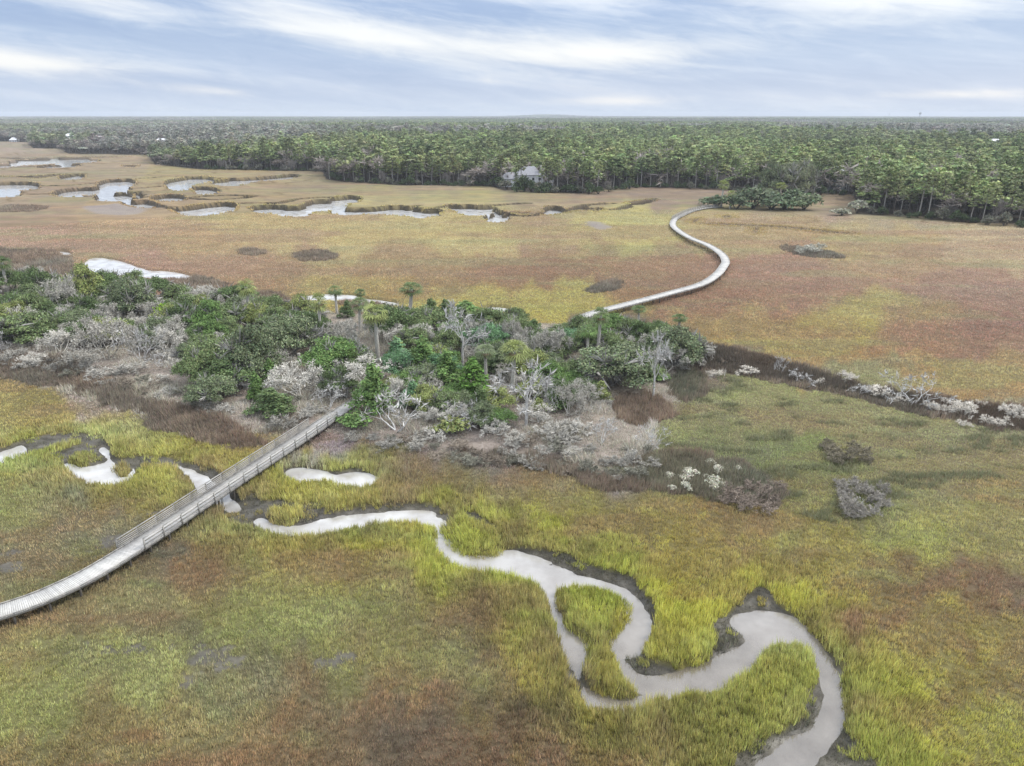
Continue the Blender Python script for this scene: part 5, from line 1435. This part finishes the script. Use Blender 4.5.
house(14.6, 142, [(0, 0, 10, 9, 3.0, 3.4)], 'little white house with a pale pyramid roof beyond the far mud flat', .2, M_PALEROOF, M_WHITEWALL)
house(71, 146, [(0, 0, 9, 9, 12.5, 3.0)], 'pale house standing tall above the distant left woods', .3, M_PALEROOF, M_WHITEWALL)
house(163, 150, [(0, 0, 12, 9, 11.0, 2.0)], 'long pale roofed house behind the left forest point', 0, M_PALEROOF, M_WHITEWALL)
house(992, 153, [(0, 0, 14, 11, 11.5, 3.0)], 'pale roofed house showing above the pines behind the near grove', -.35, M_PALEROOF, M_GREYWALL)

def water_tower(px, r, h, label):
    x = (px - 512) / F * r
    root = bpy.data.objects.new('water_tower', None); COL.objects.link(root); root.location = (x, r, 0)
    tag(root, label, 'water tower')
    V, Fq = tube([(0, 0, 0), (0, 0, h * .08), (0, 0, h * .7)], [3.6, 2.2, 2.0], 12); link('column', mesh_any('column', V, Fq, M_STEEL), root)
    V, Fq = tube([(0, 0, h * .7), (0, 0, h * .76), (0, 0, h * .84), (0, 0, h * .92), (0, 0, h)], [2.2, 7, 9, 7, .5], 16); link('tank', mesh_any('tank', V, Fq, M_STEEL), root)
water_tower(895, 5200, 56, 'grey water tower poking above the horizon woods')
def mast(px, r, h, label):
    x = (px - 512) / F * r
    root = bpy.data.objects.new('radio_mast', None); COL.objects.link(root); root.location = (x, r, 0); tag(root, label, 'mast')
    V, Fq = tube([(0, 0, 0), (0, 0, h)], [1.6, .8], 6); link('column', mesh_any('column', V, Fq, M_STEEL), root)
    V, Fq = box((0, 0, h * .86), (6, 6, 1.2)); link('antenna_platform', mesh_any('antenna_platform', V, Fq, M_STEEL), root)
mast(866, 6000, 52, 'thin radio mast on the horizon beside the water tower')

# ------------------------------------------------------------------ air
def haze():
    m = bpy.data.materials.new('haze'); m.use_nodes = True; nt = m.node_tree
    m.cycles.volume_sampling = 'DISTANCE'; m.cycles.homogeneous_volume = True
    for n in list(nt.nodes):
        if n.type == 'BSDF_PRINCIPLED': nt.nodes.remove(n)
    pv = N(nt, 'ShaderNodeVolumePrincipled'); pv.inputs['Color'].default_value = (.86, .92, 1, 1); pv.inputs['Density'].default_value = HAZE
    nt.links.new(pv.outputs[0], nt.nodes['Material Output'].inputs['Volume'])
    V, Fq = box((0, 0, 32), (20600, 20600, 70))
    me = mesh_any('haze', V, Fq, m); tag(link('haze', me), kind='stuff', label='thin pale air between the camera and the horizon')
HAZE = 0.00012
haze()

# ------------------------------------------------------------------ sky, sun, camera
SUN_EL, SUN_AZ = rad(48), rad(75)          # bearing clockwise from the view direction
def sky():
    w = bpy.data.worlds.new('World'); sc.world = w; w.use_nodes = True
    nt = w.node_tree; bg = nt.nodes['Background']; L = nt.links.new
    st = N(nt, 'ShaderNodeTexSky'); st.sky_type = 'NISHITA'; st.sun_disc = False; st.sun_elevation = SUN_EL; st.sun_rotation = SUN_AZ; st.air_density = 1.2; st.dust_density = 1.5
    tc = N(nt, 'ShaderNodeTexCoord'); sp = N(nt, 'ShaderNodeSeparateXYZ'); L(tc.outputs['Generated'], sp.inputs[0])
    def mth(op, a, b=None, c=None):
        n = N(nt, 'ShaderNodeMath', operation=op)
        for i, v in enumerate((a, b, c)):
            if v is None: continue
            if hasattr(v, 'is_linked'): L(v, n.inputs[i])
            else: n.inputs[i].default_value = v
        return n.outputs[0]
    x, y, z = sp.outputs
    # cloud coordinates: bearing (x/y) and elevation (z), clouds drawn out along the horizon
    ay = mth('MAXIMUM', y, .05); bx = mth('DIVIDE', x, ay)
    cv = N(nt, 'ShaderNodeCombineXYZ'); L(mth('MULTIPLY', x, 2.2), cv.inputs[0]); L(mth('MULTIPLY', y, 2.2), cv.inputs[1]); L(mth('MULTIPLY_ADD', x, 3.0, mth('MULTIPLY', z, 26.0)), cv.inputs[2])
    n1 = N(nt, 'ShaderNodeTexNoise'); n1.inputs['Scale'].default_value = 1.5; n1.inputs['Detail'].default_value = 7; n1.inputs['Roughness'].default_value = .55; n1.inputs['Distortion'].default_value = .35; L(cv.outputs[0], n1.inputs['Vector'])
    n2 = N(nt, 'ShaderNodeTexNoise'); cv2 = N(nt, 'ShaderNodeCombineXYZ'); L(mth('MULTIPLY', x, 5.0), cv2.inputs[0]); L(mth('MULTIPLY', y, 3.0), cv2.inputs[1]); L(mth('MULTIPLY_ADD', x, 4.0, mth('MULTIPLY', z, 24.0)), cv2.inputs[2])
    n2.inputs['Scale'].default_value = 2.4; n2.inputs['Detail'].default_value = 8; n2.inputs['Roughness'].default_value = .66; n2.inputs['Distortion'].default_value = .8; L(cv2.outputs[0], n2.inputs['Vector'])
    def bank(px, py, hw, hh, slope):
        """a cloud bank about a bearing and elevation"""
        cx = (px - 512) / F / math.cos(PITCH) ; ce = math.atan((383 - py) / F) - PITCH
        cz = math.sin(ce)
        dx = mth('DIVIDE', mth('SUBTRACT', bx, cx), hw / F)
        dz = mth('DIVIDE', mth('SUBTRACT', mth('MULTIPLY_ADD', mth('SUBTRACT', bx, cx), slope, z), cz), hh / F)
        q = mth('ADD', mth('MULTIPLY', dx, dx), mth('MULTIPLY', dz, dz))
        return mth('POWER', 2.718, mth('MULTIPLY', q, -1.0))
    banks = [(495, 48, 150, 17, .10), (340, 26, 80, 12, .16), (620, 52, 90, 10, .0), (110, 72, 120, 10, .06), (30, 66, 70, 9, .0), (830, 8, 130, 22, 0), (150, 10, 80, 12, .12), (250, 92, 60, 5, .05), (890, 97, 80, 4, 0), (1000, 78, 12, 4, 0), (600, 101, 70, 4, 0), (640, -25, 500, 26, 0)]
    s = None
    for b in banks:
        q = bank(*b); s = q if s is None else mth('ADD', s, q)
    cov = mth('ADD', mth('MULTIPLY', s, .52), mth('ADD', mth('MULTIPLY', mth('SUBTRACT', n1.outputs['Fac'], .5), 1.1), mth('MULTIPLY', mth('SUBTRACT', n2.outputs['Fac'], .5), .6)))
    hi = N(nt, 'ShaderNodeMapRange', interpolation_type='SMOOTHSTEP'); hi.inputs[1].default_value = .0; hi.inputs[2].default_value = .85; L(cov, hi.inputs[0])
    # grey blue sheet of thin overcast, brighter overhead
    sheet = ramp(nt, mth('ADD', mth('MULTIPLY', z, 1.0), mth('MULTIPLY', mth('SUBTRACT', n1.outputs['Fac'], .5), .06)), [(0.0, (.43, .495, .60)), (.045, (.325, .395, .535)), (.10, (.255, .325, .475)), (.20, (.58, .63, .74)), (.6, (1.04, 1.09, 1.15))])
    for n in nt.nodes:
        if n.type == 'VALTORGB': n.color_ramp.interpolation = 'EASE'
    dk = ramp(nt, mth('ADD', n1.outputs['Fac'], mth('MULTIPLY', mth('SUBTRACT', n2.outputs['Fac'], .5), .35)), [(.36, (.82, .86, .93)), (.62, (1.10, 1.08, 1.05))])
    sheet = mixrgb(nt, 'MULTIPLY', 1.0, sheet, dk)
    c = mixrgb(nt, 'MIX', hi.outputs[0], sheet, (.63, .63, .64))
    skyc = N(nt, 'ShaderNodeVectorMath', operation='SCALE'); L(st.outputs[0], skyc.inputs[0]); skyc.inputs['Scale'].default_value = .10
    fin = mixrgb(nt, 'MIX', .82, skyc.outputs[0], c)
    up = N(nt, 'ShaderNodeVectorMath', operation='SCALE'); L(fin, up.inputs[0]); up.inputs['Scale'].default_value = 10.0
    L(up.outputs[0], bg.inputs['Color']); bg.inputs['Strength'].default_value = .10
sky()
sl = bpy.data.lights.new('sun', 'SUN'); sl.energy = 1.5; sl.angle = rad(10); sl.color = (1, .96, .9)
so = bpy.data.objects.new('sun', sl); COL.objects.link(so)
so.rotation_euler = (math.pi / 2 - SUN_EL, 0, -SUN_AZ + math.pi) if False else (math.pi / 2 - SUN_EL, 0, math.pi - SUN_AZ)
so.location = (60, 20, 90)

cam = bpy.data.cameras.new('camera'); cam.sensor_width = 36; cam.lens = F / 1024 * 36; cam.clip_start = .5; cam.clip_end = 60000
co = bpy.data.objects.new('camera', cam); COL.objects.link(co); co.location = (0, 0, H); co.rotation_euler = (math.pi / 2 - PITCH, 0, 0)
sc.camera = co
vs = sc.view_settings; sc.display_settings.display_device = 'sRGB'; vs.view_transform = 'Standard'; vs.look = 'None'; vs.gamma = 1; vs.use_curve_mapping = False; vs.exposure = 0.76
sc.render.engine = 'CYCLES'
cy = sc.cycles; cy.max_bounces = 5; cy.diffuse_bounces = 1; cy.glossy_bounces = 2; cy.transmission_bounces = 3; cy.volume_bounces = 0; cy.transparent_max_bounces = 8
cy.use_denoising = True; cy.sample_clamp_direct = 1.3; cy.use_light_tree = False; cy.denoising_prefilter = 'ACCURATE'; cy.denoising_input_passes = 'RGB_ALBEDO_NORMAL'; cy.use_adaptive_sampling = False; cy.caustics_reflective = False; cy.caustics_refractive = False
